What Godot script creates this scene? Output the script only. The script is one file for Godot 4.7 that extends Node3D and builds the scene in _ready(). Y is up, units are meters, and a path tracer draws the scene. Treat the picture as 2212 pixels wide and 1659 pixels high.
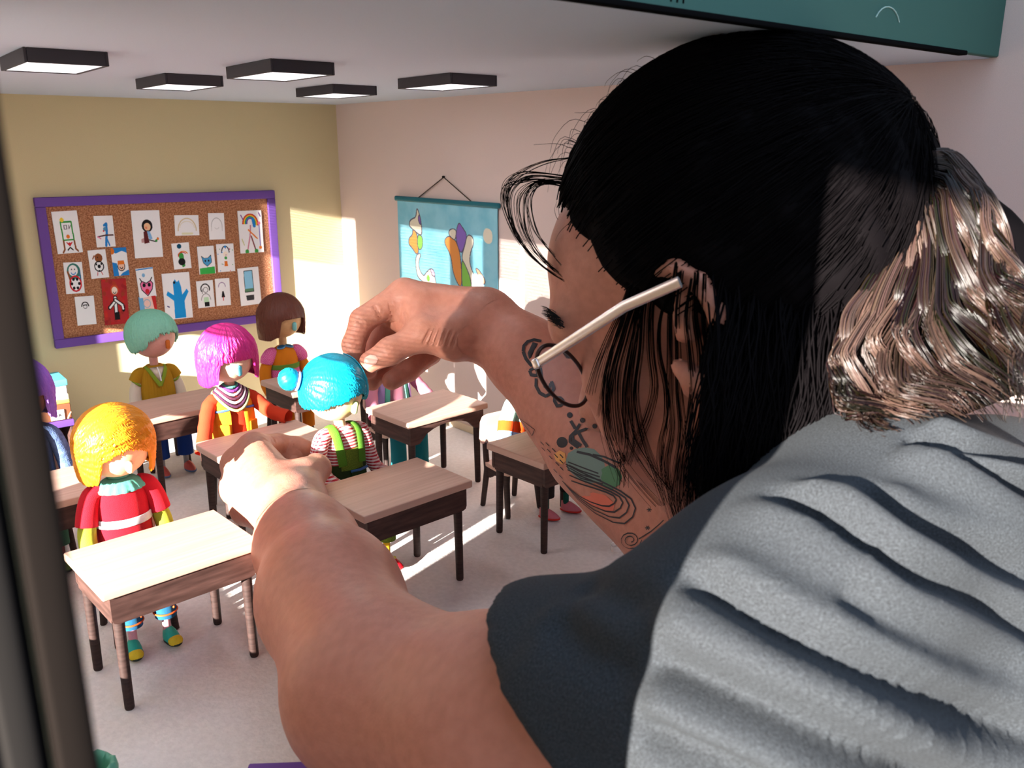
extends Node3D
# A stop-motion set: a miniature classroom with puppets at desks, and the animator leaning in to pose one.

const EYE := Vector3(0.0, 0.31, 0.0)
const FOCAL := 1850.0
const PITCH := 15.435
const YAW := 38.656
const CEIL := 0.361
const WALL_Z := -1.0042
const CORNER_X := 0.5244

var cam_basis: Basis
var mats := {}
var used_names := {}
var rng := RandomNumberGenerator.new()

func _ready():
	rng.seed = 11
	# ---------------- camera ----------------
	cam_basis = Basis.from_euler(Vector3(deg_to_rad(-PITCH), deg_to_rad(-YAW), 0.0))
	var cam := Camera3D.new()
	cam.name = "camera"
	cam.position = EYE
	cam.basis = cam_basis
	cam.fov = rad_to_deg(2.0 * atan(829.5 / FOCAL))
	cam.near = 0.01
	cam.far = 50.0
	var lens := CameraAttributesPhysical.new()
	lens.frustum_focal_length = 12.0 / (829.5 / FOCAL)
	lens.frustum_focus_distance = 0.62
	lens.frustum_near = 0.01
	lens.frustum_far = 50.0
	lens.exposure_aperture = 18.0
	cam.attributes = lens
	add_child(cam)
	cam.current = true
	# ---------------- daylight of the workshop ----------------
	var env := Environment.new()
	env.background_mode = Environment.BG_SKY
	var sky := Sky.new()
	var sm := ProceduralSkyMaterial.new()
	sm.sky_top_color = Color(0.74, 0.83, 0.95)
	sm.sky_horizon_color = Color(0.80, 0.84, 0.90)
	sm.ground_bottom_color = Color(0.42, 0.38, 0.36)
	sm.ground_horizon_color = Color(0.62, 0.58, 0.56)
	sm.sun_angle_max = 1.0
	sky.sky_material = sm
	env.sky = sky
	env.background_energy_multiplier = 1.8
	env.tonemap_mode = Environment.TONE_MAPPER_LINEAR
	env.tonemap_exposure = 1.25
	env.sdfgi_enabled = true
	env.ssao_enabled = true
	env.ssil_enabled = true
	var we := WorldEnvironment.new()
	we.name = "workshop_daylight"
	we.environment = env
	add_child(we)
	# ---------------- the low sun ----------------
	var sun := DirectionalLight3D.new()
	sun.name = "low_sun"
	var az := deg_to_rad(72.0)
	var el := deg_to_rad(12.0)
	var d := Vector3(sin(az) * cos(el), -sin(el), -cos(az) * cos(el))
	sun.basis = Basis.looking_at(d, Vector3.UP)
	sun.light_energy = 10.0
	sun.light_color = Color(1.0, 0.97, 0.93)
	sun.light_angular_distance = 0.6
	sun.shadow_enabled = true
	add_child(sun)
	make_materials()
	build_shell()
	build_ceiling_lights()
	build_board()
	build_map()
	build_furniture()
	build_small_things()
	build_puppets()
	build_person()

# ------------------------------------------------------------------ placing
func at_px(x: float, y: float, depth: float) -> Vector3:
	return EYE + cam_basis * (Vector3((x - 1106.0) / FOCAL, -(y - 829.5) / FOCAL, -1.0) * depth)

func px_dir(x: float, y: float) -> Vector3:
	return cam_basis * Vector3((x - 1106.0) / FOCAL, -(y - 829.5) / FOCAL, -1.0)

# ------------------------------------------------------------------ mesh builder
class MB:
	var v := PackedVector3Array()
	var uv := PackedVector2Array()
	var c := PackedColorArray()
	var idx := PackedInt32Array()
	var col := Color(1, 1, 1)
	var weld := true

	func vert(p: Vector3, t := Vector2.ZERO) -> int:
		v.append(p)
		uv.append(t)
		c.append(col)
		return v.size() - 1

	func tri(a: int, b: int, d: int):
		idx.append(a)
		idx.append(b)
		idx.append(d)

	func quad(a: int, b: int, d: int, e: int):
		tri(a, b, d)
		tri(a, d, e)

	# a box with chamfered edges
	func box(center: Vector3, size: Vector3, bev := 0.0004, basis := Basis.IDENTITY):
		var h := size * 0.5
		var b := minf(bev, minf(h.x, minf(h.y, h.z)) * 0.9)
		var base := v.size()
		for i in 8:
			var s := Vector3(1 if i & 1 else -1, 1 if i & 2 else -1, 1 if i & 4 else -1)
			var full := s * h
			for ax in 3:
				var p := full - s * b
				p[ax] = full[ax]
				var u := Vector2(p.x + p.z, p.y + p.z)
				vert(center + basis * p, u)
		var faces := [[0, [0, 4, 6, 2]], [0, [1, 3, 7, 5]], [1, [0, 1, 5, 4]], [1, [2, 6, 7, 3]], [2, [0, 2, 3, 1]], [2, [4, 5, 7, 6]]]
		for f in faces:
			var k: int = f[0]
			var q: Array = f[1]
			quad(base + q[0] * 3 + k, base + q[1] * 3 + k, base + q[2] * 3 + k, base + q[3] * 3 + k)
		var mid := center
		for ax in 3:
			var o1 := (ax + 1) % 3
			var o2 := (ax + 2) % 3
			for i in 8:
				if i & (1 << ax):
					continue
				var j := i | (1 << ax)
				oquad(base + i * 3 + o1, base + j * 3 + o1, base + j * 3 + o2, base + i * 3 + o2, mid)
		for i in 8:
			otri(base + i * 3, base + i * 3 + 1, base + i * 3 + 2, mid)

	func otri(a: int, b: int, d: int, mid: Vector3):
		var n := (v[b] - v[a]).cross(v[d] - v[a])
		if n.dot(v[a] + v[b] + v[d] - mid * 3.0) < 0.0:
			tri(a, d, b)
		else:
			tri(a, b, d)

	func oquad(a: int, b: int, d: int, e: int, mid: Vector3):
		otri(a, b, d, mid)
		otri(a, d, e, mid)

	# rings of equal count, joined; outward when rings run counter-clockwise seen against the sweep
	func loft(rings: Array, cap0 := true, cap1 := true, closed := true):
		var starts := []
		var cnt: int = rings[0].size()
		for r in rings.size():
			starts.append(v.size())
			for i in cnt + (1 if closed else 0):
				vert(rings[r][i % cnt], Vector2(float(i) / cnt, float(r) / maxf(1.0, rings.size() - 1.0)))
		for r in rings.size() - 1:
			for i in cnt - (0 if closed else 1):
				var a: int = starts[r] + i
				var b: int = starts[r + 1] + i
				quad(a, a + 1, b + 1, b)
		if cap0:
			fan(rings[0], true)
		if cap1:
			fan(rings[rings.size() - 1], false)

	func fan(ring, flip: bool):
		var m := Vector3.ZERO
		for p in ring:
			m += p
		m /= float(ring.size())
		var ci := vert(m, Vector2(0.5, 0.5))
		var s := v.size()
		for i in ring.size():
			vert(ring[i], Vector2(0.5, 0.5))
		for i in ring.size():
			var j: int = (i + 1) % ring.size()
			if flip:
				tri(ci, s + j, s + i)
			else:
				tri(ci, s + i, s + j)

	# a tube along points; radius list of floats or Vector2 (side, up); up is a hint for the ellipse
	func tube(pts: Array, rad, sides := 10, cap0 := true, cap1 := true, up := Vector3.UP, round_ends := false):
		var rings := []
		var n := pts.size()
		var prev := Vector3.ZERO
		for i in n:
			var t: Vector3
			if i == 0:
				t = pts[1] - pts[0]
			elif i == n - 1:
				t = pts[n - 1] - pts[n - 2]
			else:
				t = (pts[i + 1] - pts[i]).normalized() + (pts[i] - pts[i - 1]).normalized()
			t = t.normalized()
			var side: Vector3
			if i == 0:
				var u := up
				if absf(t.dot(u)) > 0.95:
					u = Vector3(0, 0, 1) if absf(t.z) < 0.9 else Vector3(1, 0, 0)
				side = u.cross(t).normalized()
			else:
				side = (prev - t * prev.dot(t)).normalized()
			prev = side
			var uu := t.cross(side)
			var r: Vector2
			var rv = rad[i] if rad is Array else rad
			r = rv if rv is Vector2 else Vector2(rv, rv)
			if round_ends and i == 0:
				for k in 3:
					var a := PI * 0.5 * (1.0 - float(k) / 3.0)
					rings.append(ring_of(pts[0] - t * r.x * sin(a) * 0.9, side, uu, r * maxf(cos(a), 0.02), sides))
			rings.append(ring_of(pts[i], side, uu, r, sides))
			if round_ends and i == n - 1:
				for k in 3:
					var a := PI * 0.5 * (float(k + 1) / 3.0)
					rings.append(ring_of(pts[i] + t * r.x * sin(a) * 0.9, side, uu, r * maxf(cos(a), 0.02), sides))
		loft(rings, cap0 and not round_ends, cap1 and not round_ends)

	func ring_of(p: Vector3, side: Vector3, u: Vector3, r: Vector2, sides: int) -> PackedVector3Array:
		var o := PackedVector3Array()
		for k in sides:
			var a := TAU * k / sides
			o.append(p + side * cos(a) * r.x + u * sin(a) * r.y)
		return o

	# a flat polygon given in 2D, pushed out along z by depth, in frame xf
	func prism(poly: PackedVector2Array, depth: float, xf := Transform3D.IDENTITY, bev := 0.0):
		var p := poly
		if not Geometry2D.is_polygon_clockwise(p):
			pass
		else:
			p = p.duplicate()
			p.reverse()
		var n := p.size()
		var tris := Geometry2D.triangulate_polygon(p)
		var lo := p[0]
		var hi := p[0]
		for q in p:
			lo = lo.min(q)
			hi = hi.max(q)
		var span := (hi - lo).max(Vector2(1e-6, 1e-6))
		var front := v.size()
		var inner := p
		if bev > 0.0:
			var off := Geometry2D.offset_polygon(p, -bev)
			if off.size() == 1 and off[0].size() == n:
				pass
		for q in inner:
			vert(xf * Vector3(q.x, q.y, depth), Vector2((q.x - lo.x) / span.x, (hi.y - q.y) / span.y))
		var back := v.size()
		for q in p:
			vert(xf * Vector3(q.x, q.y, 0), Vector2((q.x - lo.x) / span.x, (hi.y - q.y) / span.y))
		for i in range(0, tris.size(), 3):
			var a := tris[i]
			var b := tris[i + 1]
			var d := tris[i + 2]
			if (p[b] - p[a]).cross(p[d] - p[a]) < 0.0:
				var t := b
				b = d
				d = t
			tri(front + a, front + b, front + d)
			tri(back + a, back + d, back + b)
		for i in n:
			var j := (i + 1) % n
			var s := v.size()
			vert(xf * Vector3(p[i].x, p[i].y, 0), Vector2((p[i].x - lo.x) / span.x, (hi.y - p[i].y) / span.y))
			vert(xf * Vector3(p[j].x, p[j].y, 0), Vector2((p[j].x - lo.x) / span.x, (hi.y - p[j].y) / span.y))
			vert(xf * Vector3(p[j].x, p[j].y, depth), Vector2((p[j].x - lo.x) / span.x, (hi.y - p[j].y) / span.y))
			vert(xf * Vector3(p[i].x, p[i].y, depth), Vector2((p[i].x - lo.x) / span.x, (hi.y - p[i].y) / span.y))
			quad(s, s + 1, s + 2, s + 3)

	# ellipsoid
	func ball(center: Vector3, r: Vector3, seg := 24, rows := 14, basis := Basis.IDENTITY):
		var rings := []
		for j in rows + 1:
			var th := PI * (1.0 - float(j) / rows)
			var ring := PackedVector3Array()
			for k in seg:
				var a := -TAU * k / seg
				ring.append(center + basis * (Vector3(maxf(sin(th), 0.002) * cos(a), cos(th), maxf(sin(th), 0.002) * sin(a)) * r))
			rings.append(ring)
		loft(rings, false, false)

	func mesh() -> ArrayMesh:
		var n := PackedVector3Array()
		n.resize(v.size())
		for i in range(0, idx.size(), 3):
			var a := idx[i]
			var b := idx[i + 1]
			var d := idx[i + 2]
			var f := (v[b] - v[a]).cross(v[d] - v[a])
			n[a] += f
			n[b] += f
			n[d] += f
		# join normals over the seam of closed lofts (same place, nearly same direction)
		var seen := {}
		for i in (v.size() if weld else 0):
			var key := Vector3i((v[i] * 200000.0).round())
			if seen.has(key):
				seen[key].append(i)
			else:
				seen[key] = [i]
		for key in seen:
			var l: Array = seen[key]
			if l.size() < 2:
				continue
			var src := []
			for i in l:
				src.append(n[i].normalized())
			var raw := []
			for i in l:
				raw.append(n[i])
			for a in l.size():
				var s := Vector3.ZERO
				for b in l.size():
					if src[a].dot(src[b]) > 0.55:
						s += raw[b]
				n[l[a]] = s
		var out := PackedInt32Array()
		out.resize(idx.size())
		for i in range(0, idx.size(), 3):
			out[i] = idx[i]
			out[i + 1] = idx[i + 2]
			out[i + 2] = idx[i + 1]
		for i in n.size():
			n[i] = n[i].normalized() if n[i].length_squared() > 1e-30 else Vector3.UP
		var arr := []
		arr.resize(Mesh.ARRAY_MAX)
		arr[Mesh.ARRAY_VERTEX] = v
		arr[Mesh.ARRAY_NORMAL] = n
		arr[Mesh.ARRAY_TEX_UV] = uv
		arr[Mesh.ARRAY_COLOR] = c
		arr[Mesh.ARRAY_INDEX] = out
		var m := ArrayMesh.new()
		m.add_surface_from_arrays(Mesh.PRIMITIVE_TRIANGLES, arr)
		return m

# ------------------------------------------------------------------ nodes
func numbered(called: String) -> String:
	var n: int = used_names.get(called, -1) + 1
	used_names[called] = n
	return called if n == 0 else "%s_%03d" % [called, n]

func obj(called: String, m, material: Material, parent: Node = null) -> MeshInstance3D:
	var o := MeshInstance3D.new()
	o.mesh = m.mesh() if m is MB else m
	o.material_override = material
	if parent == null:
		o.name = numbered(called)
		add_child(o)
	else:
		o.name = called
		parent.add_child(o, true)
	return o

func thing(called: String, label: String, category: String, at := Vector3.ZERO, turn := 0.0, group := "") -> Node3D:
	var o := Node3D.new()
	o.name = numbered(called)
	add_child(o)
	o.position = at
	o.rotation.y = turn
	tag(o, label, category, group)
	return o

func tag(o: Node, label: String, category: String, group := ""):
	o.set_meta("label", label)
	o.set_meta("category", category)
	if group != "":
		o.set_meta("group", group)

func structure(called: String, m, material: Material, label: String) -> MeshInstance3D:
	var o := obj(called, m, material)
	o.set_meta("kind", "structure")
	o.set_meta("label", label)
	return o

# ------------------------------------------------------------------ materials
func noise_tex(size: int, freq: float, seed_: int, c0: Color, c1: Color, octaves := 4, stretch := 1.0, power := 1.0, cell := false) -> ImageTexture:
	var f := FastNoiseLite.new()
	f.seed = seed_
	f.noise_type = FastNoiseLite.TYPE_CELLULAR if cell else FastNoiseLite.TYPE_SIMPLEX_SMOOTH
	f.frequency = freq
	f.fractal_octaves = octaves
	var w := int(size / stretch) if stretch > 1.0 else size
	var src := f.get_seamless_image(w, size)
	if w != size:
		src.resize(size, size, Image.INTERPOLATE_CUBIC)
	var img := Image.create_empty(size, size, false, Image.FORMAT_RGB8)
	for y in size:
		for x in size:
			var t: float = pow(src.get_pixel(x, y).r, power)
			img.set_pixel(x, y, c0.lerp(c1, t))
	return ImageTexture.create_from_image(img)

func mat(called: String, color: Color, rough := 0.8, tex: Texture2D = null, scale := 1.0, bump: Texture2D = null, bump_cm := 0.0) -> StandardMaterial3D:
	var m := StandardMaterial3D.new()
	m.resource_name = called
	m.albedo_color = color
	m.roughness = rough
	m.metallic_specular = 0.4
	if tex:
		m.albedo_texture = tex
		m.uv1_triplanar = true
		m.uv1_scale = Vector3.ONE * scale
	if bump:
		m.heightmap_enabled = true
		m.heightmap_texture = bump
		m.heightmap_scale = bump_cm
		if not tex:
			m.uv1_triplanar = true
			m.uv1_scale = Vector3.ONE * scale
	mats[called] = m
	return m

func rgb(r: int, g: int, b: int) -> Color:
	return Color(r / 255.0, g / 255.0, b / 255.0)

func make_materials():
	var speck := noise_tex(512, 0.06, 3, Color(0.93, 0.93, 0.93), Color(1, 1, 1), 5)
	var grit := noise_tex(512, 0.11, 5, Color(0.30, 0.30, 0.30), Color(1, 1, 1), 4, 1.0, 0.5)
	mat("floor", rgb(230, 225, 223), 0.75, speck, 6.0, grit, 0.05)
	var canvas := noise_tex(256, 0.25, 9, Color(0.95, 0.95, 0.95), Color(1, 1, 1), 3)
	mat("yellow_wall", rgb(214, 201, 160), 0.9, canvas, 22.0, canvas, 0.01)
	mat("pink_wall", rgb(226, 207, 200), 0.9, canvas, 22.0, canvas, 0.01)
	mat("ceiling", rgb(192, 205, 222), 0.9, canvas, 18.0)
	mat("teal", rgb(46, 92, 84), 0.6, canvas, 20.0)
	mat("dark_frame", rgb(26, 22, 20), 0.85, canvas, 40.0)
	mat("dark_frame_grey", rgb(34, 32, 31), 0.85, canvas, 40.0)
	mat("raw_black", rgb(16, 16, 17), 0.9)
	for k in ["dark_frame", "dark_frame_grey", "raw_black"]:
		mats[k].metallic_specular = 0.05
	mat("baseboard", rgb(214, 196, 168), 0.7)
	mat("lamp_frame", rgb(62, 60, 66), 0.6, canvas, 40.0)
	var lp := mat("lamp_panel", rgb(246, 246, 248), 0.6)
	lp.emission_enabled = true
	lp.emission = Color(0.96, 0.97, 1.0)
	lp.emission_energy_multiplier = 0.8
	mat("purple", rgb(108, 72, 158), 0.6, canvas, 30.0)
	var cork := noise_tex(512, 0.05, 21, rgb(124, 72, 46), rgb(216, 160, 120), 5)
	var cork_b := noise_tex(512, 0.09, 22, Color(0, 0, 0), Color(1, 1, 1), 4)
	mat("cork", Color(1, 1, 1), 0.95, cork, 17.0, cork_b, 0.04)
	var grain := noise_tex(512, 0.02, 31, Color(0.92, 0.90, 0.89), Color(1, 1, 1), 5, 10.0)
	var gm := mat("desk_top", rgb(214, 178, 160), 0.55)
	gm.albedo_texture = grain
	gm.uv1_triplanar = true
	gm.uv1_scale = Vector3(6.0, 6.0, 16.0)
	var stain := noise_tex(512, 0.03, 33, Color(0.62, 0.58, 0.56), Color(1.0, 1.0, 1.0), 5, 8.0)
	var dm := mat("dark_wood", rgb(86, 60, 54), 0.6)
	dm.albedo_texture = stain
	dm.uv1_triplanar = true
	dm.uv1_scale = Vector3(14.0, 14.0, 14.0)
	mat("leg_wood", rgb(66, 47, 43), 0.6, stain, 30.0)
	mat("paper", rgb(238, 238, 240), 0.9)
	mat("string", rgb(70, 56, 48), 0.9)
	mat("map_rod", rgb(28, 110, 124), 0.5)

# a straight wall or slab between two corners
func slab(lo: Vector3, hi: Vector3, bev := 0.0005) -> MB:
	var m := MB.new()
	m.box((lo + hi) * 0.5, hi - lo, bev)
	return m

func build_shell():
	# floor board of the set, on the workbench
	structure("floor", slab(Vector3(-0.03, -0.012, WALL_Z - 0.02), Vector3(0.62, 0.0, -0.33)), mats.floor, "pale grey speckled floor of the miniature classroom")
	var bench := thing("workbench", "plain workbench top carrying the miniature classroom set", "workbench")
	obj("bench_top", slab(Vector3(-0.12, -0.042, -1.16), Vector3(0.72, -0.012, -0.32), 0.003), mats.dark_wood, bench)
	for x in [-0.08, 0.68]:
		for z in [-1.1, -0.38]:
			obj("leg", slab(Vector3(x - 0.025, -0.78, z - 0.025), Vector3(x + 0.025, -0.042, z + 0.025), 0.003), mats.leg_wood, bench)
	structure("floor_workshop", slab(Vector3(-2.5, -0.83, -2.5), Vector3(3.0, -0.78, 2.5)), mat("workshop_floor", rgb(120, 112, 106), 0.9), "grey workshop floor under the bench")
	# walls
	structure("wall_back", slab(Vector3(-0.03, 0.0, WALL_Z - 0.012), Vector3(CORNER_X + 0.02, CEIL + 0.012, WALL_Z)), mats.yellow_wall, "yellow textured back wall behind the cork board")
	var pink := MB.new()
	var ang := deg_to_rad(2.72)
	var along := Vector3(sin(ang), 0, cos(ang))
	var outw := Vector3(cos(ang), 0, -sin(ang))
	var pb := Basis(outw, Vector3.UP, along)
	var len_p := 0.95
	var pc := Vector3(CORNER_X, 0, WALL_Z) + along * (len_p * 0.5 - 0.005) + outw * 0.006
	pink.box(pc + Vector3(0, 0.27, 0), Vector3(0.012, 0.54, len_p), 0.0005, pb)
	structure("wall_right", pink, mats.pink_wall, "pink textured side wall with the map")
	# baseboards
	var bb := MB.new()
	bb.box(Vector3(CORNER_X, 0.004, WALL_Z) + along * 0.46 - outw * 0.0015, Vector3(0.003, 0.008, 0.90), 0.0006, pb)
	structure("baseboard_right", bb, mats.baseboard, "cream baseboard along the pink wall")
	structure("baseboard_back", slab(Vector3(0.02, 0, WALL_Z), Vector3(CORNER_X - 0.004, 0.008, WALL_Z + 0.003), 0.0006), mats.baseboard, "cream baseboard along the yellow wall")
	# ceiling and the teal fascia board along its front edge
	structure("ceiling", slab(Vector3(-0.03, CEIL, WALL_Z - 0.012), Vector3(0.562, CEIL + 0.008, -0.246)), mats.ceiling, "pale grey ceiling panel of the set")
	var fascia := structure("trim_1", slab(Vector3(-0.03, CEIL + 0.0002, -0.246), Vector3(0.5605, CEIL + 0.085, -0.241), 0.0008), mats.teal, "teal painted fascia beam along the ceiling's front edge")
	var edge := MB.new()
	edge.box(Vector3(0.245, CEIL + 0.0002, -0.2432), Vector3(0.55, 0.0024, 0.0052), 0.0004)
	obj("edge_strip", edge, mats.raw_black, fascia)
	for k in 3:
		var mk := MB.new()
		mk.box(Vector3(0.2712 + 0.0036 * k, CEIL + 0.0058, -0.2409), Vector3(0.0010, 0.0052, 0.0004), 0.0002)
		obj("pencil_mark", mk, mats.raw_black, fascia)
	var arc := MB.new()
	var ap := []
	for k in 9:
		var a := lerpf(2.6, 0.5, k / 8.0)
		ap.append(Vector3(0.431 + 0.013 * cos(a), CEIL + 0.004 + 0.012 * sin(a), -0.2408))
	arc.tube(ap, 0.00035, 5)
	obj("pencil_arc", arc, mat("chalk", rgb(150, 180, 172), 0.9), fascia)
	build_window_wall()
	# unseen workshop wall, added so its window lintel cuts off the high sun
	var ow := MB.new()
	var wx0 := -0.66
	var wx1 := -0.60
	ow.box(Vector3(-0.63, 1.060, -0.3), Vector3(0.06, 1.08, 3.6), 0.0)
	ow.box(Vector3(-0.63, -0.54, -0.3), Vector3(0.06, 0.48, 3.6), 0.0)
	ow.box(Vector3(-0.63, 0.11, -1.75), Vector3(0.06, 0.82, 0.7), 0.0)
	ow.box(Vector3(-0.63, 0.11, 1.15), Vector3(0.06, 0.82, 0.7), 0.0)
	structure("wall_sun_block", ow, mat("workshop_plaster", rgb(206, 200, 192), 0.9), "unseen plain workshop wall with a wide opening, added to cut off the high sun")

# the left wall of the set, seen only by its dark front edge; the sun comes through its windows
func build_window_wall():
	var x0 := -0.006
	var x1 := 0.012
	var top := CEIL
	# openings: z from, z to, sill, lintel, height from which a blind hangs (0: none)
	var opens := [[-0.930, -0.885, 0.03, 0.175, 0.0], [-0.868, -0.800, 0.03, 0.345, 0.278], [-0.700, -0.600, 0.05, 0.345, 0.215], [-0.565, -0.543, 0.035, 0.345, 0.300], [-0.522, -0.485, 0.035, 0.345, 0.300], [-0.485, -0.400, 0.035, 0.345, 0.224]]
	var m := MB.new()
	var xm := (x0 + x1) * 0.5
	var wx := x1 - x0
	var z := -1.0
	for o in opens:
		if o[0] > z + 0.0001:
			m.box(Vector3(xm, top * 0.5, (z + o[0]) * 0.5), Vector3(wx, top, o[0] - z), 0.0)
		m.box(Vector3(xm, o[2] * 0.5, (o[0] + o[1]) * 0.5), Vector3(wx, o[2], o[1] - o[0]), 0.0)
		m.box(Vector3(xm, (o[3] + top) * 0.5, (o[0] + o[1]) * 0.5), Vector3(wx, top - o[3], o[1] - o[0]), 0.0)
		z = o[1]
	m.box(Vector3(xm, 0.2025, (z - 0.1065) * 0.5), Vector3(wx, 0.405, -0.1065 - z), 0.0)
	structure("wall_left", m, mats.yellow_wall, "left wall of the set with window openings")
	var n := 0
	for o in opens:
		n += 1
		var zc: float = (o[0] + o[1]) * 0.5
		var zl: float = o[1] - o[0]
		var fr := MB.new()
		fr.box(Vector3(xm, o[2] + 0.002, zc), Vector3(0.022, 0.004, zl), 0.0005)
		fr.box(Vector3(xm, o[3] - 0.002, zc), Vector3(0.020, 0.004, zl), 0.0005)
		var w := structure("window_%d" % n, fr, mats.baseboard, "window opening in the left wall")
		if o[4] > 0.0:
			var cnt := int((o[3] - o[4]) / 0.0033)
			for i in cnt:
				var sb := MB.new()
				sb.box(Vector3(xm, o[4] + i * 0.0033, zc), Vector3(0.0036 if o[1] < -0.75 else 0.0053, 0.0003, zl - 0.002), 0.0001, Basis(Vector3(0, 0, 1), -0.75))
				obj("blind_slat", sb, mats.paper, w)
	# dark front edge of the wall: a sandwich of boards
	var t2 := structure("trim_2", slab(Vector3(0.0112, -0.04, -0.1025), Vector3(0.0155, 0.5, -0.0975), 0.0006), mats.dark_frame, "dark brown upright board at the open edge of the set")
	obj("inner_board", slab(Vector3(0.0065, -0.04, -0.1025), Vector3(0.0100, 0.5, -0.0985), 0.0005), mats.dark_frame_grey, t2)
	obj("backing_board", slab(Vector3(-0.05, -0.04, -0.1065), Vector3(0.0112, 0.5, -0.1025), 0.0005), mats.raw_black, t2)

func build_ceiling_lights():
	# near-left corner (x, z), as measured along the ceiling
	var spots := [[0.0993, -0.5349], [0.2258, -0.5117], [0.3663, -0.5278], [0.2097, -0.6561], [0.3535, -0.6806], [0.046, -0.668]]
	var where := ["hanging over the orange-haired puppet", "in the front row over the aisle", "in the front row beside the pink wall", "in the back row over the mint-haired puppet", "in the back row in the wall corner", "in the back row by the window wall"]
	for i in spots.size():
		var s: Array = spots[i]
		var t := thing("ceiling_lamp", "flat rectangular ceiling lamp with dark frame " + where[i], "lamp", Vector3(s[0] + 0.021, CEIL, s[1] - 0.0355), 0.0, "ceiling lamps of the set")
		var fw := 0.0016
		var fr := MB.new()
		var hx := 0.021
		var hz := 0.0355
		fr.box(Vector3(-hx + fw * 0.5, -0.0038, 0), Vector3(fw, 0.0076, hz * 2), 0.0003)
		fr.box(Vector3(hx - fw * 0.5, -0.0038, 0), Vector3(fw, 0.0076, hz * 2), 0.0003)
		fr.box(Vector3(0, -0.0038, -hz + fw * 0.5), Vector3(hx * 2 - fw * 2, 0.0076, fw), 0.0003)
		fr.box(Vector3(0, -0.0038, hz - fw * 0.5), Vector3(hx * 2 - fw * 2, 0.0076, fw), 0.0003)
		obj("frame", fr, mats.lamp_frame, t)
		var pn := MB.new()
		pn.box(Vector3(0, -0.0040, 0), Vector3(hx * 2 - fw * 2, 0.0062, hz * 2 - fw * 2), 0.0002)
		obj("diffuser", pn, mats.lamp_panel, t)
		var al := AreaLight3D.new()
		al.name = "panel_light"
		al.area_size = Vector2(hx * 2 - fw * 2, hz * 2 - fw * 2)
		al.light_energy = 0.0055
		al.light_color = Color(0.96, 0.97, 1.0)
		al.shadow_enabled = true
		al.position = Vector3(0, -0.0078, 0)
		al.rotation.x = -PI * 0.5
		t.add_child(al)

func build_board():
	var t := thing("cork_board", "large cork notice board in a purple frame on the yellow wall", "notice board", Vector3(0.3050, 0.1820, WALL_Z))
	var w := 0.2580
	var h := 0.1575
	var b := 0.0095
	var ck := MB.new()
	ck.box(Vector3(0, 0, 0.002), Vector3(w - b * 2, h - b * 2, 0.004), 0.0002)
	obj("cork_sheet", ck, mats.cork, t)
	for s in [[Vector3(0, h * 0.5 - b * 0.5, 0.0035), Vector3(w, b, 0.007)], [Vector3(0, -h * 0.5 + b * 0.5, 0.0035), Vector3(w, b, 0.007)], [Vector3(-w * 0.5 + b * 0.5, 0, 0.0035), Vector3(b, h - b * 2, 0.007)], [Vector3(w * 0.5 - b * 0.5, 0, 0.0035), Vector3(b, h - b * 2, 0.007)]]:
		var fr := MB.new()
		fr.box(s[0], s[1], 0.0006)
		obj("frame_rail", fr, mats.purple, t)
	build_drawings()

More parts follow.
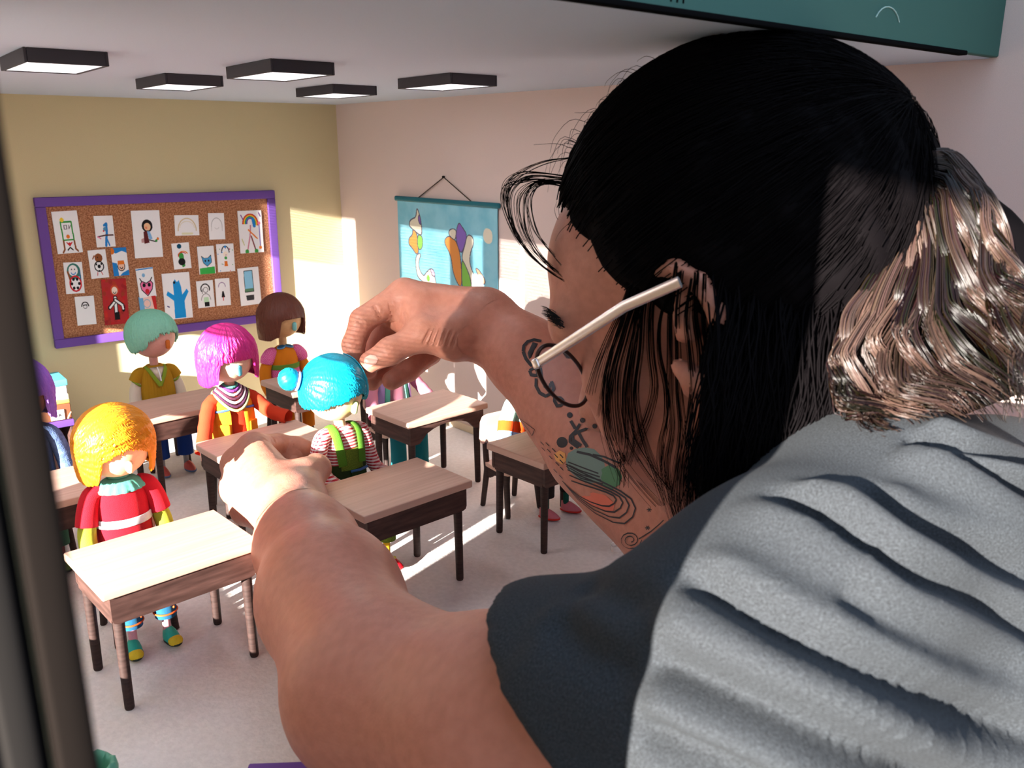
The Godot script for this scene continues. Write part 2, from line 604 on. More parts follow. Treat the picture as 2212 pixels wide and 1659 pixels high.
# a tiny canvas for the children's drawings and the map
class Art:
	var img: Image
	var w: int
	var h: int

	func _init(ww: int, hh: int, bg: Color):
		w = ww
		h = hh
		img = Image.create_empty(w, h, false, Image.FORMAT_RGB8)
		img.fill(bg)

	# all coordinates are 0..1 of width and height
	func dot(x: float, y: float, r: float, c: Color, ry := -1.0):
		var rx := r * w
		var rr := (r if ry < 0.0 else ry) * (w if ry < 0.0 else h)
		for j in range(maxi(0, int(y * h - rr)), mini(h, int(y * h + rr) + 2)):
			for i in range(maxi(0, int(x * w - rx)), mini(w, int(x * w + rx) + 2)):
				var a := (i - x * w) / rx
				var b := (j - y * h) / rr
				if a * a + b * b <= 1.0:
					img.set_pixel(i, j, c)

	func line(pts: Array, t: float, c: Color):
		for k in range(0, pts.size() - 2, 2):
			var a := Vector2(pts[k] * w, pts[k + 1] * h)
			var b := Vector2(pts[k + 2] * w, pts[k + 3] * h)
			var r := maxf(t * w * 0.5, 0.6)
			var n := int(a.distance_to(b) / maxf(r * 0.5, 0.5)) + 1
			for i in n + 1:
				var p := a.lerp(b, float(i) / n)
				for yy in range(maxi(0, int(p.y - r)), mini(h, int(p.y + r) + 1)):
					for xx in range(maxi(0, int(p.x - r)), mini(w, int(p.x + r) + 1)):
						if Vector2(xx, yy).distance_squared_to(p) <= r * r + 0.3:
							img.set_pixel(xx, yy, c)

	func poly(pts: Array, c: Color, edge := Color(0, 0, 0, 0), t := 0.012):
		var p := PackedVector2Array()
		for k in range(0, pts.size(), 2):
			p.append(Vector2(pts[k] * w, pts[k + 1] * h))
		var lo := p[0]
		var hi := p[0]
		for q in p:
			lo = lo.min(q)
			hi = hi.max(q)
		for j in range(maxi(0, int(lo.y)), mini(h, int(hi.y) + 1)):
			for i in range(maxi(0, int(lo.x)), mini(w, int(hi.x) + 1)):
				if Geometry2D.is_point_in_polygon(Vector2(i + 0.5, j + 0.5), p):
					img.set_pixel(i, j, c)
		if edge.a > 0.0:
			var l := pts.duplicate()
			l.append(pts[0])
			l.append(pts[1])
			line(l, t, edge)

	func ring(x: float, y: float, r: float, t: float, c: Color, a0 := 0.0, a1 := TAU, ry := -1.0):
		var l := []
		var ryy := ry if ry > 0.0 else r * w / h
		for k in 25:
			var a := lerpf(a0, a1, k / 24.0)
			l.append(x + cos(a) * r)
			l.append(y + sin(a) * ryy)
		line(l, t, c)

	func tex() -> ImageTexture:
		return ImageTexture.create_from_image(img)

func paper_mat(called: String, a: Art) -> StandardMaterial3D:
	var m := StandardMaterial3D.new()
	m.resource_name = called
	m.albedo_texture = a.tex()
	m.roughness = 0.85
	m.metallic_specular = 0.3
	return m

func board_point(px: float, py: float, z: float) -> Vector3:
	var d := px_dir(px, py)
	return EYE + d * ((z - EYE.z) / d.z)

# place a sheet by its corners' pixels in the photograph, flat on the cork
func sheet(tl: Array, br: Array, a: Art, label: String):
	var z := WALL_Z + 0.0042
	var p := board_point(tl[0], tl[1], z)
	var q := board_point(br[0], br[1], z)
	var c := (p + q) * 0.5
	var sz := Vector2(absf(q.x - p.x), absf(p.y - q.y))
	var t := thing("drawing", label, "drawing", c, 0.0, "children's drawings on the cork board")
	t.rotation.z = rng.randf_range(-0.04, 0.03)
	var m := MB.new()
	var n := 4
	for j in n + 1:
		for i in n + 1:
			var u := float(i) / n
			var v := float(j) / n
			m.vert(Vector3((u - 0.5) * sz.x, (0.5 - v) * sz.y, 0.0004 + 0.0005 * pow(absf(u - 0.5) * 2.0, 3.0)), Vector2(u, v))
	for j in n:
		for i in n:
			var k := j * (n + 1) + i
			m.quad(k, k + n + 1, k + n + 2, k + 1)
	# thin edge
	m.box(Vector3(0, 0, 0.0001), Vector3(sz.x, sz.y, 0.0004), 0.0)
	var first := m.uv.size() - 24
	for i in range(first, m.uv.size()):
		m.uv[i] = Vector2(0.02, 0.02)
	obj("sheet", m, paper_mat("drawing_print", a), t)

func build_drawings():
	var K := rgb(30, 28, 32)
	var W := rgb(238, 238, 241)
	var SK := rgb(240, 196, 172)
	var BL := rgb(40, 130, 205)
	var RD := rgb(200, 40, 50)
	var GR := rgb(60, 150, 70)
	var BR := rgb(140, 80, 45)
	var YE := rgb(240, 205, 70)
	var OR := rgb(225, 120, 45)
	var PK := rgb(235, 120, 165)
	var PU := rgb(120, 70, 150)
	var GY := rgb(120, 118, 122)
	var a: Art
	a = Art.new(80, 120, W)
	a.line([0.28, 0.25, 0.30, 0.68, 0.72, 0.68, 0.70, 0.25, 0.28, 0.25], 0.05, GR)
	a.dot(0.35, 0.2, 0.08, YE)
	a.line([0.4, 0.33, 0.5, 0.33, 0.5, 0.42, 0.4, 0.42, 0.4, 0.33], 0.03, GY)
	a.line([0.58, 0.33, 0.58, 0.42, 0.66, 0.34], 0.03, GY)
	a.dot(0.5, 0.6, 0.07, OR)
	a.line([0.3, 0.7, 0.3, 0.9, 0.22, 0.97], 0.06, BR)
	a.line([0.72, 0.7, 0.74, 0.9, 0.82, 0.96], 0.06, BR)
	a.dot(0.52, 0.78, 0.06, RD)
	a.line([0.42, 0.74, 0.52, 0.82, 0.62, 0.74], 0.04, RD)
	a.line([0.42, 0.92, 0.52, 0.86, 0.62, 0.92], 0.04, K)
	sheet([111, 457], [178, 545], a, "drawing of a green house on brown feet, at the board's top corner")
	a = Art.new(80, 110, W)
	a.line([0.5, 0.3, 0.62, 0.25, 0.6, 0.55, 0.55, 0.7, 0.5, 0.95], 0.12, BL)
	a.line([0.56, 0.7, 0.68, 0.95], 0.07, BL)
	a.dot(0.52, 0.42, 0.09, rgb(90, 150, 190))
	a.dot(0.44, 0.48, 0.04, RD)
	a.line([0.1, 0.66, 0.5, 0.62, 0.92, 0.62], 0.06, rgb(90, 60, 60))
	a.line([0.1, 0.66, 0.25, 0.72], 0.05, PK)
	sheet([201, 467], [250, 532], a, "drawing of a blue bird person with outstretched arms")
	a = Art.new(90, 130, W)
	a.dot(0.52, 0.32, 0.19, K)
	a.dot(0.52, 0.34, 0.12, rgb(235, 190, 150))
	a.dot(0.48, 0.36, 0.04, rgb(230, 140, 110))
	a.poly([0.38, 0.45, 0.5, 0.42, 0.56, 0.68, 0.38, 0.7], rgb(95, 38, 40))
	a.poly([0.5, 0.44, 0.6, 0.44, 0.68, 0.6, 0.56, 0.62], rgb(130, 180, 225))
	a.line([0.55, 0.62, 0.78, 0.66, 0.86, 0.58], 0.03, K)
	a.dot(0.86, 0.6, 0.04, OR)
	a.dot(0.8, 0.64, 0.04, GR)
	a.poly([0.28, 0.6, 0.38, 0.58, 0.38, 0.68, 0.28, 0.68], rgb(190, 150, 150))
	sheet([281, 456], [353, 554], a, "large drawing of a black-haired girl in brown and blue")
	a = Art.new(100, 76, W)
	a.ring(0.5, 0.75, 0.38, 0.04, rgb(214, 196, 160), PI, TAU, 0.6)
	a.ring(0.5, 0.6, 0.30, 0.02, rgb(225, 215, 190), PI, TAU, 0.3)
	a.line([0.3, 0.9, 0.7, 0.9], 0.08, rgb(228, 226, 190))
	sheet([375, 466], [431, 507], a, "small pale drawing with a faint beige arch")
	a = Art.new(70, 100, W)
	a.ring(0.5, 0.5, 0.34, 0.035, rgb(180, 180, 184), PI, TAU, 0.32)
	a.line([0.16, 0.5, 0.16, 0.66], 0.03, rgb(190, 190, 194))
	a.line([0.84, 0.5, 0.84, 0.66], 0.03, rgb(190, 190, 194))
	a.ring(0.5, 0.5, 0.14, 0.02, rgb(190, 190, 194), 0.4, PI - 0.4)
	sheet([448, 461], [487, 516], a, "small pale drawing with a faint grey arch and smile")
	a = Art.new(80, 124, W)
	var rain := [RD, OR, YE, GR, BL, PU]
	for k in 6:
		a.ring(0.5, 0.3, 0.32 - k * 0.035, 0.04, rain[k], PI * 1.0, TAU + 0.2, 0.22 - k * 0.02)
	a.line([0.62, 0.2, 0.66, 0.36], 0.12, BL)
	a.line([0.5, 0.35, 0.45, 0.6, 0.3, 0.95], 0.05, rgb(200, 130, 150))
	a.line([0.5, 0.6, 0.66, 0.95], 0.05, rgb(120, 60, 60))
	a.line([0.4, 0.45, 0.75, 0.66], 0.05, OR)
	a.line([0.86, 0.3, 0.86, 0.9], 0.04, rgb(110, 90, 170))
	a.dot(0.86, 0.3, 0.06, PK)
	a.dot(0.86, 0.88, 0.06, OR)
	a.line([0.12, 0.1, 0.2, 0.2], 0.04, PU)
	a.line([0.88, 0.06, 0.94, 0.14], 0.04, PU)
	a.line([0.1, 0.66, 0.18, 0.8], 0.03, rgb(190, 190, 120))
	a.dot(0.28, 0.96, 0.08, GR)
	a.dot(0.68, 0.96, 0.08, GR)
	sheet([512, 456], [570, 544], a, "drawing of a rainbow-haired figure with a spear")
	a = Art.new(70, 100, W)
	a.dot(0.55, 0.28, 0.22, BR)
	a.dot(0.5, 0.26, 0.03, K)
	a.line([0.32, 0.2, 0.22, 0.3], 0.06, BR)
	a.ring(0.52, 0.58, 0.25, 0.05, K)
	a.dot(0.52, 0.58, 0.09, K)
	a.dot(0.38, 0.5, 0.05, K)
	a.dot(0.66, 0.5, 0.05, K)
	a.dot(0.5, 0.74, 0.05, K)
	a.line([0.4, 0.78, 0.36, 0.9], 0.03, RD)
	a.line([0.6, 0.78, 0.66, 0.88], 0.03, RD)
	sheet([189, 541], [235, 599], a, "small drawing of a brown head over a football")
	a = Art.new(76, 104, W)
	a.poly([0, 0.0, 1, 0, 1, 0.2, 0.7, 0.12, 0.3, 0.2, 0, 0.1], BL)
	a.dot(0.06, 0.1, 0.16, OR)
	a.poly([0, 0.5, 0.3, 0.55, 0.35, 1, 0, 1], BL)
	a.poly([0.6, 0.9, 1, 0.8, 1, 1, 0.4, 1], BL)
	a.dot(0.55, 0.66, 0.24, K)
	a.dot(0.55, 0.66, 0.20, SK)
	a.poly([0.34, 0.6, 0.36, 0.46, 0.76, 0.46, 0.78, 0.6], OR)
	a.ring(0.55, 0.68, 0.09, 0.04, K, 0.2, PI - 0.2)
	sheet([238, 536], [279, 594], a, "small blue-skied drawing of a smiling head")
	a = Art.new(70, 100, W)
	a.poly([0.3, 0.42, 0.5, 0.34, 0.62, 0.45, 0.66, 0.9, 0.5, 0.95], GR)
	a.dot(0.48, 0.72, 0.2, K)
	a.dot(0.42, 0.12, 0.13, rgb(20, 80, 110))
	a.ring(0.6, 0.5, 0.28, 0.05, OR, PI, TAU * 0.92, 0.18)
	a.ring(0.55, 0.5, 0.24, 0.04, RD, PI, TAU * 0.9, 0.14)
	sheet([370, 526], [413, 579], a, "small drawing of a green and black figure with an orange arc")
	a = Art.new(70, 100, W)
	a.poly([0.05, 0.78, 0.95, 0.75, 0.95, 1, 0.05, 1], rgb(60, 175, 80))
	a.poly([0.2, 0.34, 0.35, 0.42, 0.6, 0.42, 0.78, 0.32, 0.8, 0.58, 0.52, 0.72, 0.3, 0.6], rgb(80, 160, 210), K, 0.02)
	a.dot(0.42, 0.52, 0.05, K)
	a.dot(0.62, 0.52, 0.05, K)
	sheet([425, 533], [466, 590], a, "small drawing of a blue cat head over green grass")
	a = Art.new(70, 100, W)
	a.ring(0.5, 0.3, 0.22, 0.05, K, PI, TAU, 0.22)
	a.dot(0.5, 0.36, 0.14, rgb(245, 230, 215))
	a.dot(0.5, 0.5, 0.08, GR)
	a.poly([0.42, 0.62, 0.58, 0.62, 0.6, 0.8, 0.4, 0.8], OR)
	for k in 14:
		a.dot(rng.randf(), rng.randf(), 0.025, [BL, GR, RD, PU][k % 4])
	a.dot(0.5, 0.1, 0.06, BL)
	sheet([466, 528], [508, 585], a, "small drawing of a dark-haired figure among coloured dots")
	a = Art.new(70, 100, W)
	a.dot(0.5, 0.28, 0.36, rgb(60, 120, 110))
	a.line([0.18, 0.3, 0.3, 0.6], 0.09, BR)
	a.line([0.82, 0.3, 0.84, 0.6], 0.09, rgb(60, 110, 140))
	a.dot(0.48, 0.26, 0.25, rgb(240, 236, 238))
	a.ring(0.48, 0.3, 0.12, 0.04, BL, 0.3, PI - 0.3)
	a.dot(0.40, 0.22, 0.03, K)
	a.dot(0.56, 0.22, 0.03, K)
	a.ring(0.55, 0.68, 0.30, 0.07, RD, 0, TAU, 0.24)
	for k in 6:
		a.dot(0.55 + 0.2 * cos(k * 1.05), 0.68 + 0.16 * sin(k * 1.05), 0.07, K)
	sheet([135, 568], [184, 632], a, "drawing of a curly-haired face above a red-edged wheel")
	a = Art.new(70, 100, W)
	a.ring(0.5, 0.34, 0.18, 0.05, K, PI, TAU, 0.14)
	a.ring(0.5, 0.36, 0.09, 0.03, GY)
	a.line([0.4, 0.3, 0.6, 0.3], 0.05, K)
	sheet([160, 642], [209, 699], a, "nearly blank drawing with a tiny dark-haired face")
	a = Art.new(90, 130, rgb(178, 48, 52))
	for k in 60:
		a.dot(rng.randf(), rng.randf(), 0.07, rgb(150 + rng.randi() % 50, 34 + rng.randi() % 30, 44))
	a.dot(0.5, 0.24, 0.17, rgb(200, 80, 50))
	a.dot(0.5, 0.25, 0.12, rgb(240, 220, 205))
	a.ring(0.5, 0.27, 0.06, 0.02, K, 0.2, PI - 0.2)
	a.line([0.5, 0.42, 0.5, 0.72], 0.17, K)
	a.line([0.5, 0.42, 0.5, 0.72], 0.11, W)
	a.line([0.5, 0.48, 0.24, 0.62], 0.13, K)
	a.line([0.5, 0.48, 0.26, 0.62], 0.07, W)
	a.line([0.5, 0.46, 0.78, 0.58, 0.8, 0.68], 0.13, K)
	a.line([0.5, 0.46, 0.77, 0.58, 0.79, 0.66], 0.07, W)
	a.poly([0.42, 0.74, 0.62, 0.72, 0.64, 0.9, 0.42, 0.9], K)
	sheet([216, 605], [281, 697], a, "red-ground drawing of a figure in a white shirt")
	a = Art.new(80, 110, W)
	a.line([0, 0.04, 1, 0.02], 0.05, BL)
	a.poly([0.5, 0.95, 0.18, 0.72, 0.14, 0.52, 0.26, 0.44, 0.5, 0.52, 0.76, 0.44, 0.88, 0.54, 0.8, 0.74], PK, K, 0.04)
	a.dot(0.36, 0.58, 0.09, K)
	a.dot(0.66, 0.58, 0.09, K)
	a.dot(0.5, 0.8, 0.12, RD)
	a.line([0.24, 0.44, 0.16, 0.34], 0.05, K)
	a.line([0.76, 0.44, 0.86, 0.34], 0.05, K)
	a.dot(0.4, 0.24, 0.09, rgb(130, 180, 220))
	sheet([293, 580], [337, 640], a, "drawing of a pink heart-shaped face with big eyes")
	a = Art.new(80, 56, rgb(240, 200, 190))
	a.poly([0, 0, 0.25, 0, 0.3, 1, 0, 1], rgb(110, 175, 220))
	a.poly([0.75, 0, 1, 0, 1, 1, 0.85, 1], rgb(200, 50, 50))
	a.ring(0.45, 0.5, 0.2, 0.04, rgb(150, 180, 200))
	sheet([299, 642], [339, 668], a, "small blue, pink and red painting half hidden by a mint-haired head")
	a = Art.new(90, 124, W)
	a.poly([0.34, 0.98, 0.36, 0.6, 0.1, 0.46, 0.16, 0.38, 0.38, 0.48, 0.38, 0.2, 0.46, 0.14, 0.52, 0.2, 0.6, 0.16, 0.66, 0.3, 0.68, 0.48, 0.86, 0.36, 0.92, 0.42, 0.74, 0.62, 0.76, 0.98], rgb(30, 150, 222))
	a.dot(0.42, 0.2, 0.04, K)
	a.line([0.1, 0.7, 0.16, 0.72], 0.03, rgb(60, 60, 120))
	sheet([348, 592], [417, 685], a, "large drawing of a bright blue bear with raised arms")
	a = Art.new(70, 104, W)
	a.ring(0.5, 0.3, 0.26, 0.06, K, PI * 0.85, TAU * 1.05, 0.18)
	a.ring(0.52, 0.34, 0.14, 0.03, GY)
	a.line([0.36, 0.3, 0.3, 0.46], 0.04, GY)
	a.ring(0.5, 0.72, 0.28, 0.03, GY, PI, TAU, 0.24)
	a.poly([0.38, 0.62, 0.66, 0.62, 0.68, 0.8, 0.36, 0.8], rgb(190, 225, 190))
	a.poly([0.4, 0.8, 0.68, 0.8, 0.68, 0.96, 0.4, 0.96], K)
	sheet([423, 608], [464, 662], a, "small pencil drawing of a girl in a pale green top")
	a = Art.new(60, 100, W)
	a.ring(0.45, 0.3, 0.24, 0.04, rgb(150, 120, 160), PI, TAU, 0.16)
	a.line([0.5, 0.5, 0.45, 0.66, 0.56, 0.66, 0.5, 0.5], 0.12, K)
	a.line([0.5, 0.68, 0.5, 0.8], 0.05, RD)
	sheet([463, 603], [499, 658], a, "narrow drawing of a tiny figure under a mauve arc")
	a = Art.new(80, 124, W)
	a.poly([0.28, 0.08, 0.68, 0.08, 0.68, 0.64, 0.26, 0.64], rgb(140, 200, 230), K, 0.02)
	a.poly([0.26, 0.56, 0.68, 0.56, 0.68, 0.64, 0.26, 0.64], rgb(90, 130, 100))
	for k in 20:
		a.line([0.3 + 0.02 * (k % 19), 0.74, 0.32 + 0.018 * (k % 19), 0.86], 0.03, rgb(60, 60, 64))
	sheet([513, 580], [564, 656], a, "drawing of a tall pale blue panel over a dark scribble")

func build_map():
	var ang := deg_to_rad(2.72)
	var along := Vector3(sin(ang), 0, cos(ang))
	var outw := Vector3(cos(ang), 0, -sin(ang))
	# local frame: x runs along the wall towards the viewer, z off the wall into the room
	var o := Vector3(CORNER_X, 0, WALL_Z) + along * 0.2206
	var t := thing("wall_map", "pale blue wall map of coloured continents hanging from a teal rod", "map", o)
	t.basis = Basis(along, Vector3.UP, -outw)
	var a := Art.new(384, 420, rgb(150, 214, 232))
	var cloud := FastNoiseLite.new()
	cloud.frequency = 0.012
	for j in 420:
		for i in 384:
			a.img.set_pixel(i, j, rgb(150, 214, 232).lerp(rgb(120, 196, 220), clampf(cloud.get_noise_2d(i, j) * 0.9 + 0.3, 0.0, 1.0)))
	var E := rgb(96, 92, 110)
	var CR := rgb(232, 228, 208)
	var ORG := rgb(226, 152, 82)
	var GRN := rgb(136, 200, 90)
	var VIO := rgb(136, 108, 192)
	var LIL := rgb(216, 188, 212)
	# shapes traced on the visible part; coordinates in pixels of a close view
	var P := func(l: Array) -> Array:
		var out := []
		for k in range(0, l.size(), 2):
			out.append((l[k] - 40.0) / 1350.0)
			out.append((l[k + 1] - 195.0) / 1478.0)
		for pass_ in 2:
			var soft := []
			for k in range(0, out.size(), 2):
				var nx: float = out[(k + 2) % out.size()]
				var ny: float = out[(k + 3) % out.size()]
				soft.append_array([lerpf(out[k], nx, 0.25), lerpf(out[k + 1], ny, 0.25), lerpf(out[k], nx, 0.75), lerpf(out[k + 1], ny, 0.75)])
			out = soft
		return out
	a.poly(P.call([335, 235, 320, 330, 270, 345, 225, 365, 210, 410, 250, 435, 330, 470, 395, 490, 400, 420, 385, 330]), CR, E, 0.008)
	a.poly(P.call([365, 300, 345, 345, 375, 395, 390, 385, 385, 335]), VIO, E, 0.006)
	a.poly(P.call([265, 435, 260, 490, 200, 525, 195, 580, 250, 610, 310, 665, 345, 640, 330, 470]), ORG, E, 0.008)
	a.poly(P.call([340, 475, 410, 495, 405, 590, 355, 625, 322, 570]), GRN, E, 0.006)
	a.poly(P.call([290, 670, 300, 840, 350, 885, 415, 900, 500, 985, 560, 1045, 600, 1020, 625, 990, 620, 925, 590, 900, 575, 845, 545, 770, 505, 768, 440, 815, 410, 850, 350, 800, 335, 730, 385, 640]), CR, E, 0.006)
	a.dot((475.0 - 40) / 1350, (858.0 - 195) / 1478, 0.016, GRN, 0.02)
	a.poly(P.call([505, 768, 545, 768, 575, 805, 570, 840, 530, 825]), LIL, E, 0.005)
	a.poly(P.call([510, 945, 500, 990, 560, 1045, 600, 1025, 555, 965]), VIO, E, 0.006)
	a.poly(P.call([770, 455, 700, 515, 800, 620, 820, 760, 880, 860, 940, 895, 930, 620, 880, 510, 850, 485]), ORG, E, 0.006)
	a.poly(P.call([770, 450, 790, 400, 880, 395, 865, 480, 840, 490]), CR, E, 0.006)
	a.poly(P.call([915, 335, 885, 380, 865, 485, 930, 610, 985, 520, 1015, 430, 960, 380]), VIO, E, 0.006)
	a.poly(P.call([1015, 430, 1080, 440, 1105, 490, 1045, 590, 1045, 690, 1130, 800, 1150, 955, 1060, 890, 1050, 790, 990, 700, 935, 630, 985, 525]), CR, E, 0.006)
	a.poly(P.call([935, 635, 990, 690, 1055, 800, 1060, 890, 990, 935, 938, 890]), GRN, E, 0.006)
	a.poly(P.call([990, 935, 1065, 890, 1150, 965, 1235, 1000, 1225, 1115, 1190, 1130, 1105, 1075, 1050, 1150, 1025, 1060]), LIL, E, 0.006)
	a.poly(P.call([1110, 700, 1150, 700, 1235, 780, 1235, 820, 1200, 825, 1165, 780]), rgb(232, 180, 140), E, 0.006)
	a.poly(P.call([1220, 360, 1330, 370, 1330, 490, 1218, 482]), CR)
	a.poly(P.call([190, 1080, 150, 1130, 115, 1230, 160, 1285, 220, 1270, 285, 1220, 310, 1140, 240, 1105]), LIL, E, 0.006)
	a.poly(P.call([310, 1140, 285, 1220, 225, 1275, 300, 1420, 380, 1400, 395, 1260]), ORG, E, 0.006)
	a.poly(P.call([395, 1255, 440, 1270, 430, 1330, 380, 1390]), GRN, E, 0.006)
	a.poly(P.call([890, 1205, 745, 1320, 760, 1500, 1000, 1600, 1180, 1480, 1150, 1380, 1075, 1310, 1045, 1210, 1000, 1245]), CR, E, 0.006)
	a.poly(P.call([905, 1205, 925, 1290, 945, 1308, 1000, 1248]), VIO, E, 0.006)
	a.poly(P.call([745, 1320, 800, 1280, 830, 1400, 760, 1500]), LIL, E, 0.005)
	a.dot((985.0 - 40) / 1350, (1375.0 - 195) / 1478, 0.028, GRN, 0.022)
	var w := 0.178
	var h := 0.150
	var m := MB.new()
	var n := 8
	for side in 2:
		for j in n + 1:
			for i in n + 1:
				var u := float(i) / n
				var v := float(j) / n
				m.vert(Vector3((u - 0.5) * w, 0.2515 - v * h, 0.0026 - 0.0005 * side + 0.0004 * sin(u * 5.0)), Vector2(u, v * 0.80))
	for side in 2:
		for j in n:
			for i in n:
				var k := side * (n + 1) * (n + 1) + j * (n + 1) + i
				if side == 0:
					m.quad(k, k + n + 1, k + n + 2, k + 1)
				else:
					m.quad(k, k + 1, k + n + 2, k + n + 1)
	obj("map_sheet", m, paper_mat("map_print", a), t)
	for yy in [0.2535, 0.2535 - h - 0.002]:
		var r := MB.new()
		r.box(Vector3(0, yy, 0.0024), Vector3(0.186, 0.0055, 0.0042), 0.0012)
		obj("rod", r, mats.map_rod, t)
	var s := MB.new()
	s.tube([Vector3(-0.047, 0.256, 0.0022), Vector3(0.0, 0.279, 0.0022), Vector3(0.0005, 0.2792, 0.0022), Vector3(0.047, 0.2560, 0.0022)], 0.0006, 6)
	obj("string", s, mats.string, t)
	var pin := MB.new()
	pin.ball(Vector3(0, 0.2796, 0.0022), Vector3(0.0013, 0.0013, 0.0022), 8, 6)
	obj("nail", pin, mats.raw_black, t)

# ------------------------------------------------------------------ desks and chairs
func desk_parts(t: Node3D, arched: bool):
	var top := MB.new()
	top.box(Vector3(0, 0.0762, 0), Vector3(0.0930, 0.0056, 0.0660), 0.0008)
	obj("tabletop", top, mats.desk_top, t)
	var hx := 0.0425
	var hz := 0.0290
	var a0 := 0.0565
	var a1 := 0.0734
	# aprons: front and back with rounded lower corners, sides straight
	for s in [-1, 1]:
		var f := MB.new()
		var poly := PackedVector2Array()
		var r := 0.003
		if arched and s == 1:
			poly = PackedVector2Array([Vector2(-hx, a1), Vector2(-hx, a0), Vector2(-hx + 0.004, a0 - 0.0004)])
			for k in 9:
				var u := k / 8.0
				poly.append(Vector2(lerpf(-hx + 0.010, hx - 0.010, u), a0 + 0.013 * pow(sin(PI * u), 0.55)))
			poly.append_array(PackedVector2Array([Vector2(hx - 0.004, a0 - 0.0004), Vector2(hx, a0), Vector2(hx, a1)]))
		else:
			poly = PackedVector2Array([Vector2(-hx, a1), Vector2(-hx, a0 + r), Vector2(-hx + r * 0.3, a0 + r * 0.3), Vector2(-hx + r, a0), Vector2(hx - r, a0), Vector2(hx - r * 0.3, a0 + r * 0.3), Vector2(hx, a0 + r), Vector2(hx, a1)])
		f.prism(poly, 0.003, Transform3D(Basis.IDENTITY, Vector3(0, 0, hz - 0.0015 if s == 1 else -hz - 0.0015)))
		obj("apron", f, mats.dark_wood, t)
		var sd := MB.new()
		sd.box(Vector3(s * (hx - 0.0015), (a0 + a1) * 0.5, 0), Vector3(0.003, a1 - a0, hz * 2 - 0.003), 0.0004)
		obj("apron", sd, mats.dark_wood, t)
	for sx in [-1, 1]:
		for sz in [-1, 1]:
			var l := MB.new()
			l.tube([Vector3(sx * 0.0385, 0.0, sz * 0.0262), Vector3(sx * 0.0385, 0.0012, sz * 0.0262), Vector3(sx * 0.0382, 0.040, sz * 0.0258), Vector3(sx * 0.0380, 0.062, sz * 0.0255)], [0.0024, 0.0028, 0.0031, 0.0034], 12)
			obj("leg", l, mats.leg_wood, t)

func chair_parts(t: Node3D):
	# seat, facing +z
	var s := MB.new()
	var poly := PackedVector2Array()
	for q in [[-0.0185, -0.018], [0.0185, -0.018], [0.021, 0.012], [0.019, 0.0165], [0.014, 0.0185], [-0.014, 0.0185], [-0.019, 0.0165], [-0.021, 0.012]]:
		poly.append(Vector2(q[0], -q[1]))
	s.prism(poly, 0.0036, Transform3D(Basis(Vector3(1, 0, 0), Vector3(0, 0, -1), Vector3(0, 1, 0)), Vector3(0, 0.0395, 0)))
	obj("seat", s, mats.desk_top, t)
	var b := MB.new()
	var bp := PackedVector2Array()
	for q in [[-0.020, 0.0], [0.020, 0.0], [0.0215, 0.004], [0.0215, 0.020], [0.0195, 0.0245], [0.015, 0.026], [-0.015, 0.026], [-0.0195, 0.0245], [-0.0215, 0.020], [-0.0215, 0.004]]:
		bp.append(Vector2(q[0], q[1]))
	b.prism(bp, 0.0034, Transform3D(Basis(Vector3(1, 0, 0), 0.10), Vector3(0, 0.0600, -0.0215)))
	obj("backrest", b, mats.desk_top, t)
	for sx in [-1, 1]:
		var l := MB.new()
		l.tube([Vector3(sx * 0.0185, 0.0, 0.0155), Vector3(sx * 0.018, 0.0015, 0.0150), Vector3(sx * 0.0165, 0.030, 0.0115), Vector3(sx * 0.0160, 0.0395, 0.0105)], [0.0020, 0.0024, 0.0028, 0.0034], 10)
		obj("leg", l, mats.leg_wood, t)
		var r := MB.new()
		r.tube([Vector3(sx * 0.0185, 0.0, -0.0215), Vector3(sx * 0.018, 0.0015, -0.0210), Vector3(sx * 0.0165, 0.036, -0.0165), Vector3(sx * 0.0160, 0.066, -0.0205)], [0.0020, 0.0024, 0.0028, 0.0024], 10)
		obj("leg", r, mats.leg_wood, t)
		var rail := MB.new()
		var rp := PackedVector2Array([Vector2(-0.0165, 0.0396), Vector2(-0.0165, 0.030), Vector2(-0.011, 0.0295), Vector2(-0.005, 0.0335), Vector2(0.002, 0.0345), Vector2(0.008, 0.033), Vector2(0.0118, 0.029), Vector2(0.0118, 0.0396)])
		rail.prism(rp, 0.0028, Transform3D(Basis(Vector3(0, 0, 1), Vector3(0, 1, 0), Vector3(-1, 0, 0)), Vector3(sx * 0.0162 + 0.0014, 0, 0)))
		obj("side_rail", rail, mats.leg_wood, t)

